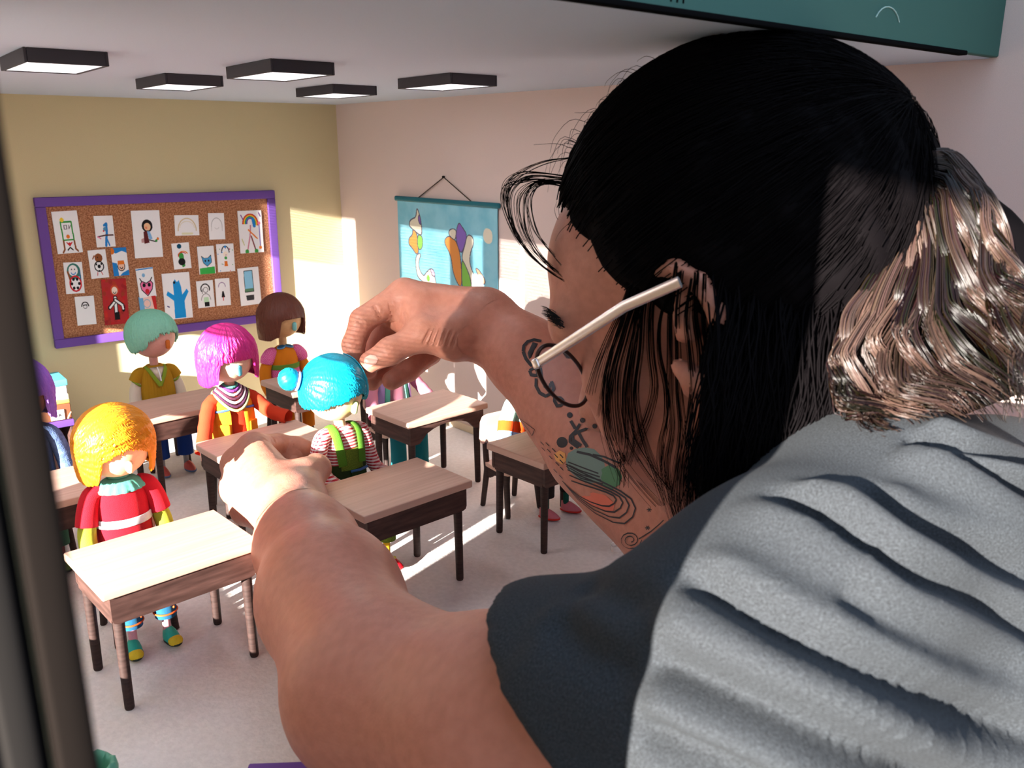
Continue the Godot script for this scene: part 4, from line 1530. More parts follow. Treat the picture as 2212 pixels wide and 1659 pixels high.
func puppet_blue():
	var t := thing("puppet", "bright blue-haired puppet with a bun, in striped shirt and green dungarees", "puppet", Vector3(0.281, 0.001, -0.556), 0.06, "puppets at the desks")
	t.scale.y = 1.05
	var skin := clay("cream_skin", rgb(232, 204, 158))
	var hairm := clay("cyan_hair", rgb(8, 158, 188), 0.42)
	var bun_dir := Vector3(-0.80, 0.10, -0.60).normalized()
	var wg := wig(Vector3(0, 0.001, -0.0005), Vector3(0.0256, 0.0252, 0.0258), [[-180.0, 2.05], [-110.0, 2.15], [-70.0, 2.06], [-35.0, 1.76], [-8.0, 1.50], [10.0, 1.44], [30.0, 1.58], [60.0, 1.80], [110.0, 2.05], [180.0, 2.05]], 0.36, bun_dir, 64.0, 0.00045, 45, false, 0.05)
	var hd = puppet_head(t, Vector3(-0.005, 0.1305, 0.001), Vector3(0.14, 0.30, -0.16), skin, hairm, wg, clay("pale_green_nose", rgb(204, 222, 140)), Vector3(0.0040, 0.0090, 0.0050))
	var head: Node3D = hd[0]
	var b := MB.new()
	b.ball(bun_dir * 0.0335 + Vector3(0, 0.001, 0), Vector3.ONE * 0.0078, 40, 22)
	for i in b.v.size():
		var p: Vector3 = b.v[i] - bun_dir * 0.0335
		b.v[i] += p.normalized() * 0.00045 * strand_noise.get_noise_2d(atan2(p.y, p.z) * 9.0, p.x * 300.0)
	obj("bun", b, hairm, head)
	var tie := MB.new()
	var u := bun_dir.cross(Vector3.UP).normalized()
	var w := bun_dir.cross(u)
	var pp := []
	for k in 29:
		var a := TAU * k / 28
		pp.append(bun_dir * 0.0272 + Vector3(0, 0.001, 0) + (u * cos(a) + w * sin(a)) * 0.0060)
	tie.tube(pp, 0.0011, 8, false, false)
	obj("hair_tie", tie, clay("lilac_tie", rgb(196, 164, 220)), head)
	# the parting seam over the head
	var seam := MB.new()
	var sp := []
	for k in 13:
		var a := lerpf(1.45, 3.05, k / 12.0)
		sp.append(Vector3(0.0075, 0.001 + sin(a) * 0.0247, -cos(a) * 0.0250))
	seam.tube(sp, 0.00045, 6)
	obj("parting_ridge", seam, hairm, head)
	neck(t, skin, 0.100, 0.121, -0.004)
	var stripes := mat("red_white_stripes", Color(1, 1, 1), 0.9, stripe_tex(rgb(188, 38, 52), rgb(240, 226, 224), 4), 115.0)
	obj("shirt", body_loft(TORSO), stripes, t)
	limb(t, "sleeve", [Vector3(-0.0110, 0.0990, 0.0), Vector3(-0.0175, 0.0965, 0.001), Vector3(-0.0225, 0.0850, 0.004), Vector3(-0.0215, 0.0720, 0.010), Vector3(-0.014, 0.0640, 0.018)], [0.0050, 0.0062, 0.0062, 0.0056, 0.005], stripes, 18)
	limb(t, "sleeve", [Vector3(0.0110, 0.0990, 0.0), Vector3(0.0172, 0.0960, 0.0), Vector3(0.0205, 0.0830, 0.002), Vector3(0.0235, 0.0690, 0.008), Vector3(0.0300, 0.0630, 0.016)], [0.0050, 0.0060, 0.0058, 0.0052, 0.005], stripes, 18)
	var green := cloth("green_felt", rgb(84, 138, 34), 60.0)
	var dark := cloth("dark_green_cloth", rgb(46, 66, 26), 60.0)
	obj("dungarees", body_loft([[0.0420, 0.0155, 0.0125], [0.0440, 0.0186, 0.0150], [0.0600, 0.0184, 0.0148], [0.0740, 0.0178, 0.0138], [0.0775, 0.0172, 0.0132]]), dark, t)
	for s in [-1, 1]:
		var st := MB.new()
		st.tube(smooth_path([Vector3(s * 0.0085, 0.0990, -0.0105), Vector3(s * 0.0098, 0.1038, -0.002), Vector3(s * 0.0100, 0.1010, 0.0076), Vector3(s * 0.0092, 0.0900, 0.0122), Vector3(s * 0.0082, 0.0780, 0.0140)], 5), Vector2(0.0034, 0.0010), 10, true, true, Vector3(0, 0, 1))
		obj("strap", st, green, t)
	var bib := MB.new()
	var rings := []
	for r in [[0.074, 0.0178, 0.0138], [0.082, 0.0170, 0.0132], [0.0885, 0.0164, 0.0122]]:
		var ring := PackedVector3Array()
		for k in 13:
			var a := lerpf(-0.52, 0.52, k / 12.0)
			ring.append(Vector3(sin(a) * (r[1] + 0.0012), r[0], cos(a) * (r[2] + 0.0012)))
		for k in 13:
			var a := lerpf(0.52, -0.52, k / 12.0)
			ring.append(Vector3(sin(a) * (r[1] - 0.0004), r[0], cos(a) * (r[2] - 0.0004)))
		ring.reverse()
		rings.append(ring)
	rings.reverse()
	bib.loft(rings)
	obj("bib", bib, mat("green_fleck", Color(1, 1, 1), 0.95, noise_tex(128, 0.25, 77, rgb(40, 66, 24), rgb(150, 168, 44), 2), 50.0), t)
	var pk := MB.new()
	pk.box(Vector3(0.0045, 0.0665, 0.0150), Vector3(0.0145, 0.0135, 0.0016), 0.0007, Basis(Vector3.UP, 0.2))
	var pocket := obj("pocket", pk, dark, t)
	var trim := MB.new()
	trim.tube([Vector3(-0.0030, 0.0735, 0.0162), Vector3(0.0045, 0.0732, 0.0165), Vector3(0.0118, 0.0735, 0.0145)], 0.0010, 8)
	obj("pocket_trim", trim, clay("blue_thread", rgb(48, 92, 150)), pocket)
	legs(t, mats.green_fleck, cloth("yellow_sock", rgb(222, 176, 26), 90.0), 0.0230, 0.006, 0.0135, 0.034, 0.0068)
	for s in [-1, 1]:
		shoe(t, Vector3(s * 0.0140, 0.0012, 0.0345), s * 0.1 + 0.35, clay("red_shoe", rgb(206, 20, 32), 0.25), clay("red_sole", rgb(180, 20, 28)), null, null, clay("yellow_button", rgb(224, 214, 96)))

func puppet_purple():
	var t := thing("puppet", "purple-haired puppet in a denim jacket over a white dotted shirt", "puppet", Vector3(0.0940, 0, -0.708), 0.0, "puppets at the desks")
	t.scale.y = 1.055
	var skin := clay("brown_skin", rgb(176, 116, 92))
	var wg := wig(Vector3(0, 0.001, -0.001), Vector3(0.0264, 0.0262, 0.0260), BOB, 0.07, Vector3(0.15, 1, 0), 70.0, 0.0010, 55)
	puppet_head(t, Vector3(0.0, 0.1270, 0.001), Vector3(0.05, 0.12, 0.0), skin, clay("purple_hair", rgb(136, 92, 190), 0.5), wg, skin, Vector3(0.0040, 0.0080, 0.0050))
	neck(t, skin)
	var img := Image.create_empty(64, 64, false, Image.FORMAT_RGB8)
	img.fill(rgb(236, 226, 222))
	for y in 64:
		for x in 64:
			if Vector2(x - 32, y - 32).length() < 9.0:
				img.set_pixel(x, y, rgb(176, 110, 130))
	obj("shirt", body_loft(TORSO), mat("dotted_white_cloth", Color(1, 1, 1), 0.9, ImageTexture.create_from_image(img), 150.0), t)
	var denim := mat("denim", Color(1, 1, 1), 0.9, noise_tex(256, 0.03, 79, rgb(58, 74, 112), rgb(104, 128, 168), 4), 30.0, mats_tex.weave_b, 0.04)
	for s in [-1, 1]:
		var m := MB.new()
		var rings := []
		for r in [[0.046, 0.0192, 0.0156, 0.62], [0.060, 0.0192, 0.0156, 0.56], [0.078, 0.0184, 0.0144, 0.52], [0.092, 0.0172, 0.0126, 0.50], [0.099, 0.0140, 0.0108, 0.55], [0.1035, 0.0092, 0.0082, 0.7]]:
			var ring := PackedVector3Array()
			for k in 13:
				var a := lerpf(r[3], PI, k / 12.0)
				ring.append(Vector3(s * sin(a) * r[1], r[0], cos(a) * r[2]))
			for k in 13:
				var a := lerpf(PI, r[3], k / 12.0)
				ring.append(Vector3(s * sin(a) * (r[1] - 0.0014), r[0], cos(a) * (r[2] - 0.0014)))
			if s > 0:
				ring.reverse()
			rings.append(ring)
		rings.reverse()
		m.loft(rings)
		obj("jacket_panel", m, denim, t)
		limb(t, "jacket_sleeve", [Vector3(s * 0.0120, 0.0985, 0.0), Vector3(s * 0.0200, 0.0925, 0.001), Vector3(s * 0.0250, 0.0760, 0.004), Vector3(s * 0.0265, 0.0560, 0.012)], [0.0054, 0.0062, 0.0060, 0.0056], denim, 16, true)
	legs(t, cloth("green_trousers", rgb(60, 120, 92), 60.0), clay("red_sock", rgb(190, 60, 70)))
	for s in [-1, 1]:
		shoe(t, Vector3(s * 0.0100, 0.002, 0.032), 0.0, clay("lime_shoe", rgb(124, 160, 62)), mats.black_sole, null, null)

func puppet_jacket():
	var t := thing("puppet", "puppet in a lilac and mauve jacket with teal trousers, head behind the hand", "puppet", Vector3(0.414, 0, -0.708), 0.0, "puppets at the desks")
	var skin: Material = mats.beige_skin
	var wg := wig(Vector3(0, 0.001, -0.001), Vector3(0.0225, 0.0225, 0.0225), [[0.0, 1.4], [40.0, 1.6], [70.0, 2.0], [180.0, 2.1]], 0.2, Vector3(0, 1, 0), 70.0, 0.0006, 65)
	puppet_head(t, Vector3(0.001, 0.1290, 0.001), Vector3(0.05, 0.2, 0.0), skin, clay("light_blue_hair", rgb(110, 150, 206)), wg, mats.aqua_nose, Vector3(0.0040, 0.0080, 0.0050))
	neck(t, skin)
	var mauve := cloth("mauve_cloth", rgb(196, 124, 146), 60.0)
	var lilac := cloth("lilac_cloth", rgb(188, 162, 220), 60.0)
	var mint := cloth("mint_lining", rgb(110, 206, 178), 60.0)
	obj("shirt", body_loft(TORSO), mauve, t)
	for s in [-1, 1]:
		for layer in 2:
			var m := MB.new()
			var rings := []
			var g := 0.0018 - 0.0014 * layer
			for r in [[0.046, 0.0200, 0.0164, 0.62], [0.060, 0.0196, 0.0160, 0.56], [0.078, 0.0184, 0.0146, 0.50], [0.092, 0.0172, 0.0128, 0.46], [0.099, 0.0140, 0.0108, 0.5], [0.1035, 0.0094, 0.0084, 0.6]]:
				var ring := PackedVector3Array()
				var a0: float = r[3] + (0.28 if layer == 0 else 0.0)
				for k in 13:
					var a := lerpf(a0, PI, k / 12.0)
					ring.append(Vector3(s * sin(a) * (r[1] + g), r[0], cos(a) * (r[2] + g)))
				for k in 13:
					var a := lerpf(PI, a0, k / 12.0)
					ring.append(Vector3(s * sin(a) * (r[1] - 0.0008 + g), r[0], cos(a) * (r[2] - 0.0008 + g)))
				if s > 0:
					ring.reverse()
				rings.append(ring)
			rings.reverse()
			m.loft(rings)
			obj("jacket_panel" if layer == 0 else "lining", m, lilac if layer == 0 else mint, t)
	limb(t, "jacket_sleeve", [Vector3(-0.0120, 0.0985, 0.0), Vector3(-0.0210, 0.0930, 0.002), Vector3(-0.0290, 0.0790, 0.012), Vector3(-0.0350, 0.0660, 0.028)], [0.0054, 0.0064, 0.0062, 0.0060], mauve, 18, true, 0.0003)
	limb(t, "jacket_sleeve", [Vector3(0.0120, 0.0985, 0.0), Vector3(0.0210, 0.0930, 0.0), Vector3(0.0300, 0.0810, 0.004), Vector3(0.0360, 0.0700, 0.014)], [0.0054, 0.0064, 0.0060, 0.0056], mauve, 18, true, 0.0003)
	legs(t, cloth("teal_trousers", rgb(20, 122, 134), 60.0), skin, 0.0090, 0.005, 0.0125, 0.030, 0.0078)
	for s in [-1, 1]:
		shoe(t, Vector3(s * 0.0130, 0.0, 0.031), 0.5, clay("blue_shoe", rgb(90, 110, 190)), mats.black_sole, null, null)

func puppet_stripe():
	var t := thing("puppet", "puppet in a banded green, orange and blue sweater behind the tattooed arm", "puppet", Vector3(0.462, 0, -0.556), 0.0, "puppets at the desks")
	var skin: Material = mats.tan_skin
	var wg := wig(Vector3(0, 0.001, -0.001), Vector3(0.0235, 0.0235, 0.0235), [[0.0, 1.4], [40.0, 1.6], [70.0, 2.0], [180.0, 2.1]], 0.3, Vector3(0, 1, 0), 70.0, 0.0006, 75)
	puppet_head(t, Vector3(0.012, 0.1300, 0.000), Vector3(0.05, 0.5, -0.25), skin, clay("black_hair", rgb(40, 34, 36)), wg, mats.aqua_nose, Vector3(0.0040, 0.0080, 0.0050))
	neck(t, skin, 0.100, 0.118, 0.008)
	var sage := cloth("sage_cloth", rgb(160, 196, 180), 60.0)
	var oran := cloth("bright_orange_cloth", rgb(240, 78, 10), 60.0)
	var sky := cloth("pale_blue_cloth", rgb(146, 186, 234), 60.0)
	var lime := cloth("lime_cuff", rgb(178, 224, 40), 60.0)
	var teal := cloth("teal_cloth", rgb(10, 176, 152), 60.0)
	obj("sweater_top", body_loft([[0.0800, 0.0166, 0.0125], [0.0900, 0.0160, 0.0112], [0.0970, 0.0142, 0.0098], [0.1015, 0.0108, 0.0082], [0.1040, 0.0062, 0.0060]]), sage, t)
	obj("sweater_band", body_loft([[0.0700, 0.0170, 0.0131], [0.0760, 0.0168, 0.0128], [0.0802, 0.0166, 0.0125]]), oran, t)
	obj("sweater_base", body_loft([[0.0420, 0.0150, 0.0120], [0.0440, 0.0174, 0.0140], [0.0600, 0.0173, 0.0136], [0.0702, 0.0170, 0.0131]]), sky, t)
	var vest := MB.new()
	vest.box(Vector3(0.0130, 0.070, 0.0060), Vector3(0.0115, 0.058, 0.0180), 0.003, Basis(Vector3.UP, 0.3))
	obj("side_panel", vest, teal, t)
	var path := [Vector3(-0.0110, 0.0990, 0.0), Vector3(-0.0185, 0.0950, 0.001), Vector3(-0.0260, 0.0820, 0.003), Vector3(-0.0305, 0.0690, 0.007), Vector3(-0.0335, 0.0520, 0.012), Vector3(-0.0345, 0.0470, 0.0135)]
	limb(t, "sleeve", [path[0], path[1], path[2]], [0.0052, 0.0066, 0.0068], sage, 18)
	limb(t, "sleeve_band", [path[2], path[2].lerp(path[3], 0.6)], [0.0071, 0.0073], oran, 18)
	limb(t, "sleeve_lower", [path[2].lerp(path[3], 0.55), path[3], path[4]], [0.0068, 0.0069, 0.0070], sky, 18, false, 0.0003)
	limb(t, "cuff", [path[4], path[5]], [0.0073, 0.0075], lime, 18, true)
	limb(t, "sleeve", [Vector3(0.0110, 0.0990, 0.0), Vector3(0.0185, 0.0950, 0.001), Vector3(0.0240, 0.0800, 0.005), Vector3(0.0260, 0.0600, 0.014)], [0.0052, 0.0064, 0.0064, 0.006], sage, 18)
	var nk := MB.new()
	var pp := []
	for k in 25:
		var a := TAU * k / 24
		pp.append(Vector3(cos(a) * 0.0062, 0.1046, sin(a) * 0.0058))
	nk.tube(pp, 0.0010, 8, false, false)
	obj("neckband", nk, teal, t)
	legs(t, cloth("black_trousers", rgb(34, 26, 26), 60.0), cloth("green_sock", rgb(20, 84, 70), 60.0), 0.0215, 0.007, 0.0115, 0.040, 0.0064)
	for s in [-1, 1]:
		shoe(t, Vector3(s * 0.0125, 0.0015, 0.0410), 0.55, clay("pink_shoe", rgb(206, 116, 128)), clay("scarlet_sole", rgb(206, 40, 30)), null, null)

# ------------------------------------------------------------------ a smooth field of tapered capsules and ellipsoids
class Field:
	var a := PackedVector3Array()
	var ab := PackedVector3Array()
	var inv := PackedFloat32Array()
	var ra := PackedFloat32Array()
	var dr := PackedFloat32Array()
	var grp := PackedInt32Array()
	var ell := PackedInt32Array()
	var bases: Array[Basis] = []
	var rad := PackedVector3Array()
	var kin := PackedFloat32Array()
	var kout := PackedFloat32Array()
	var cur := -1

	func group(k_in: float, k_out: float):
		cur += 1
		kin.append(k_in)
		kout.append(k_out)

	func cap(p: Vector3, q: Vector3, r0: float, r1: float):
		a.append(p)
		ab.append(q - p)
		inv.append(1.0 / maxf((q - p).length_squared(), 1e-9))
		ra.append(r0)
		dr.append(r1 - r0)
		grp.append(cur)
		ell.append(-1)

	func chain(pts: Array, rs: Array):
		for i in pts.size() - 1:
			cap(pts[i], pts[i + 1], rs[i], rs[i + 1])

	func ellipsoid(c: Vector3, r: Vector3, b: Basis):
		a.append(c)
		ab.append(Vector3.ZERO)
		inv.append(0.0)
		ra.append(maxf(r.x, maxf(r.y, r.z)))
		dr.append(0.0)
		grp.append(cur)
		ell.append(bases.size())
		bases.append(b.transposed())
		rad.append(r)

	func all() -> PackedInt32Array:
		var o := PackedInt32Array()
		for i in a.size():
			o.append(i)
		return o

	func near(c: Vector3, reach: float) -> PackedInt32Array:
		var o := PackedInt32Array()
		for i in a.size():
			var pa := c - a[i]
			var h := clampf(pa.dot(ab[i]) * inv[i], 0.0, 1.0)
			if (pa - ab[i] * h).length() - ra[i] - dr[i] * h < reach:
				o.append(i)
		return o

	func eval(p: Vector3, cand: PackedInt32Array) -> float:
		var d := 10.0
		var dg := 10.0
		var g := -1
		for i in cand:
			var gi := grp[i]
			if gi != g:
				if g >= 0:
					var k0 := kout[g]
					var h0 := maxf(k0 - absf(d - dg), 0.0) / k0
					d = minf(d, dg) - h0 * h0 * k0 * 0.25
				g = gi
				dg = 10.0
			var e: float
			var ei := ell[i]
			if ei < 0:
				var pa := p - a[i]
				var h := clampf(pa.dot(ab[i]) * inv[i], 0.0, 1.0)
				e = (pa - ab[i] * h).length() - ra[i] - dr[i] * h
			else:
				var q := bases[ei] * (p - a[i])
				var r := rad[ei]
				var k1 := (q / r).length()
				var k2 := (q / (r * r)).length()
				e = k1 * (k1 - 1.0) / maxf(k2, 1e-6)
			var k := kin[gi]
			var hh := maxf(k - absf(dg - e), 0.0) / k
			dg = minf(dg, e) - hh * hh * k * 0.25
		if g >= 0:
			var k0 := kout[g]
			var h0 := maxf(k0 - absf(d - dg), 0.0) / k0
			d = minf(d, dg) - h0 * h0 * k0 * 0.25
		return d

	func march(o: Vector3, dir: Vector3, t0 := 0.05, t1 := 1.2) -> float:
		var cand := all()
		var n := dir.normalized()
		var s := dir.length()
		var t := t0
		for k in 160:
			var d := eval(o + n * t, cand)
			if d < 0.00015:
				return t / s
			t += d * 0.85
			if t > t1:
				break
		return -1.0

	func grad(p: Vector3, cand: PackedInt32Array) -> Vector3:
		var e := 0.0006
		return Vector3(eval(p + Vector3(e, 0, 0), cand) - eval(p - Vector3(e, 0, 0), cand), eval(p + Vector3(0, e, 0), cand) - eval(p - Vector3(0, e, 0), cand), eval(p + Vector3(0, 0, e), cand) - eval(p - Vector3(0, 0, e), cand)).normalized()

# surface nets over the box lo..hi; cuts: planes (normal, d) that trim the field; skip: boxes left to another grid
func polygonize(f: Field, lo: Vector3, hi: Vector3, cell: float, mb: MB, cuts: Array = [], skip: Array = []):
	var B := 8
	var bs := cell * B
	var half := bs * 0.5 * 1.7321
	var kmax := 0.006
	for k in f.kin:
		kmax = maxf(kmax, k + 0.004)
	var nb := Vector3i(((hi - lo) / bs).ceil())
	var verts := {}
	var blocks := []
	for bz in nb.z:
		for by in nb.y:
			for bx in nb.x:
				var o := lo + Vector3(bx, by, bz) * bs
				var c := o + Vector3.ONE * bs * 0.5
				var inside := false
				for sb in skip:
					if (sb as AABB).has_point(c):
						inside = true
				if inside:
					continue
				var cand := f.near(c, half + kmax)
				if cand.is_empty():
					continue
				if absf(f.eval(c, cand)) > half * 1.15 + 0.004:
					continue
				var vals := PackedFloat32Array()
				vals.resize(729)
				var n := 0
				for z in 9:
					for y in 9:
						for x in 9:
							var p := o + Vector3(x, y, z) * cell
							var d := f.eval(p, cand)
							for q in cuts:
								d = maxf(d, (q as Plane).distance_to(p))
							vals[n] = d
							n += 1
				blocks.append([Vector3i(bx, by, bz) * B, vals])
				for z in 8:
					for y in 8:
						for x in 8:
							var i0 := x + y * 9 + z * 81
							var v0 := vals[i0]
							var v1 := vals[i0 + 1]
							var v2 := vals[i0 + 9]
							var v3 := vals[i0 + 10]
							var v4 := vals[i0 + 81]
							var v5 := vals[i0 + 82]
							var v6 := vals[i0 + 90]
							var v7 := vals[i0 + 91]
							var cnt := int(v0 < 0) + int(v1 < 0) + int(v2 < 0) + int(v3 < 0) + int(v4 < 0) + int(v5 < 0) + int(v6 < 0) + int(v7 < 0)
							if cnt == 0 or cnt == 8:
								continue
							var s := Vector3.ZERO
							var m := 0
							if (v0 < 0) != (v1 < 0):
								s += Vector3(v0 / (v0 - v1), 0, 0)
								m += 1
							if (v2 < 0) != (v3 < 0):
								s += Vector3(v2 / (v2 - v3), 1, 0)
								m += 1
							if (v4 < 0) != (v5 < 0):
								s += Vector3(v4 / (v4 - v5), 0, 1)
								m += 1
							if (v6 < 0) != (v7 < 0):
								s += Vector3(v6 / (v6 - v7), 1, 1)
								m += 1
							if (v0 < 0) != (v2 < 0):
								s += Vector3(0, v0 / (v0 - v2), 0)
								m += 1
							if (v1 < 0) != (v3 < 0):
								s += Vector3(1, v1 / (v1 - v3), 0)
								m += 1
							if (v4 < 0) != (v6 < 0):
								s += Vector3(0, v4 / (v4 - v6), 1)
								m += 1
							if (v5 < 0) != (v7 < 0):
								s += Vector3(1, v5 / (v5 - v7), 1)
								m += 1
							if (v0 < 0) != (v4 < 0):
								s += Vector3(0, 0, v0 / (v0 - v4))
								m += 1
							if (v1 < 0) != (v5 < 0):
								s += Vector3(1, 0, v1 / (v1 - v5))
								m += 1
							if (v2 < 0) != (v6 < 0):
								s += Vector3(0, 1, v2 / (v2 - v6))
								m += 1
							if (v3 < 0) != (v7 < 0):
								s += Vector3(1, 1, v3 / (v3 - v7))
								m += 1
							var p := o + (Vector3(x, y, z) + s / float(m)) * cell
							verts[Vector3i(bx * B + x, by * B + y, bz * B + z)] = mb.vert(p, Vector2(p.x + p.z, p.y))
	for b in blocks:
		var base: Vector3i = b[0]
		var vals: PackedFloat32Array = b[1]
		for z in 8:
			for y in 8:
				for x in 8:
					var i0 := x + y * 9 + z * 81
					var v0 := vals[i0] < 0.0
					var g := base + Vector3i(x, y, z)
					if v0 != (vals[i0 + 1] < 0.0):
						net_quad(mb, verts, g, g - Vector3i(0, 1, 0), g - Vector3i(0, 1, 1), g - Vector3i(0, 0, 1), v0)
					if v0 != (vals[i0 + 9] < 0.0):
						net_quad(mb, verts, g, g - Vector3i(0, 0, 1), g - Vector3i(1, 0, 1), g - Vector3i(1, 0, 0), v0)
					if v0 != (vals[i0 + 81] < 0.0):
						net_quad(mb, verts, g, g - Vector3i(1, 0, 0), g - Vector3i(1, 1, 0), g - Vector3i(0, 1, 0), v0)

func net_quad(mb: MB, verts: Dictionary, a: Vector3i, b: Vector3i, c: Vector3i, d: Vector3i, inside_first: bool):
	var ia: int = verts.get(a, -1)
	var ib: int = verts.get(b, -1)
	var ic: int = verts.get(c, -1)
	var id: int = verts.get(d, -1)
	if ia < 0 or ib < 0 or ic < 0 or id < 0:
		return
	if inside_first:
		mb.quad(ia, ib, ic, id)
	else:
		mb.quad(ia, id, ic, ib)

func box_of(pts: Array, pad: float) -> AABB:
	var o := AABB(pts[0], Vector3.ZERO)
	for p in pts:
		o = o.expand(p)
	return o.grow(pad)

# thin hair: many tapered three-sided tubes in one mesh
func strand(mb: MB, pts: Array, r0: float, r1: float):
	var n := pts.size()
	var first := mb.v.size()
	var prev := Vector3.ZERO
	for i in n:
		var t: Vector3 = (pts[mini(i + 1, n - 1)] - pts[maxi(i - 1, 0)]).normalized()
		var side := prev
		if i == 0:
			side = t.cross(Vector3(0.3, 0.8, 0.5)).normalized()
		side = (side - t * side.dot(t)).normalized()
		prev = side
		var up := t.cross(side)
		var r := lerpf(r0, r1, float(i) / (n - 1))
		for k in 3:
			var a := TAU * k / 3.0
			mb.vert(pts[i] + (side * cos(a) + up * sin(a)) * r)
	for i in n - 1:
		for k in 3:
			var a := first + i * 3 + k
			var b := first + i * 3 + (k + 1) % 3
			mb.quad(a, b, b + 3, a + 3)

func px_list(l: Array, depth: float) -> Array:
	var o := []
	for k in range(0, l.size(), 2):
		o.append(at_px(l[k], l[k + 1], depth))
	return o

# a ribbon of ink on the surface of a field, along a line of picture points
func ink_line(f: Field, l: Array, w: float, mb: MB, steps := 4, guess := 0.6):
	var pts := []
	for k in range(0, l.size() - 2, 2):
		for s in steps:
			var t := float(s) / steps
			pts.append(Vector2(lerpf(l[k], l[k + 2], t), lerpf(l[k + 1], l[k + 3], t)))
	pts.append(Vector2(l[l.size() - 2], l[l.size() - 1]))
	var cand := f.all()
	var prev := -1
	for i in pts.size():
		var a: Vector2 = pts[i]
		var dir := px_dir(a.x, a.y)
		var t := f.march(EYE, dir, guess * 0.8)
		if t < 0.0:
			prev = -1
			continue
		var p := EYE + dir * t
		var n := f.grad(p, cand)
		var nx: Vector2 = pts[mini(i + 1, pts.size() - 1)] - pts[maxi(i - 1, 0)]
		var tang := cam_basis * Vector3(nx.x, -nx.y, 0)
		tang = (tang - n * tang.dot(n)).normalized()
		var side := n.cross(tang) * w * 0.5
		p += n * 0.00022
		var k := mb.vert(p - side)
		mb.vert(p + side)
		if prev >= 0:
			mb.quad(prev, k, k + 1, prev + 1)
		prev = k

# a filled patch of ink or a nail: rings shrinking to the middle, each laid on the surface
func ink_patch(f: Field, l: Array, mb: MB, lift := 0.00020, guess := 0.6):
	var c := Vector2.ZERO
	var n := l.size() / 2
	for k in n:
		c += Vector2(l[k * 2], l[k * 2 + 1]) / n
	var rings := [1.0, 0.75, 0.5, 0.25]
	var start := []
	var cand := f.all()
	for s in rings:
		start.append(mb.v.size())
		for k in n:
			var q: Vector2 = c + (Vector2(l[k * 2], l[k * 2 + 1]) - c) * s
			var dir := px_dir(q.x, q.y)
			var t := f.march(EYE, dir, guess * 0.8)
			if t < 0.0:
				t = guess
			var p := EYE + dir * t
			mb.vert(p + f.grad(p, cand) * lift * (1.0 if s < 0.99 else 0.3))
	for j in rings.size() - 1:
		for k in n:
			var k2 := (k + 1) % n
			mb.quad(start[j] + k, start[j] + k2, start[j + 1] + k2, start[j + 1] + k)
	var dir := px_dir(c.x, c.y)
	var t := f.march(EYE, dir, guess * 0.8)
	var p := EYE + dir * (t if t > 0.0 else guess)
	var m := mb.vert(p + f.grad(p, cand) * lift)
	for k in n:
		mb.tri(m, start[3] + k, start[3] + (k + 1) % n)

func circle_px(x: float, y: float, r: float, n := 14) -> Array:
	var o := []
	for k in n:
		o.append(x + cos(TAU * k / n) * r)
		o.append(y + sin(TAU * k / n) * r)
	return o

# ------------------------------------------------------------------ the animator
var head_x: Vector3
var head_y: Vector3
var head_z: Vector3
var head_c: Vector3
const HS := 0.95

func hl(x: float, y: float, z: float) -> Vector3:
	return head_c + (head_x * x + head_y * y + head_z * z) * HS

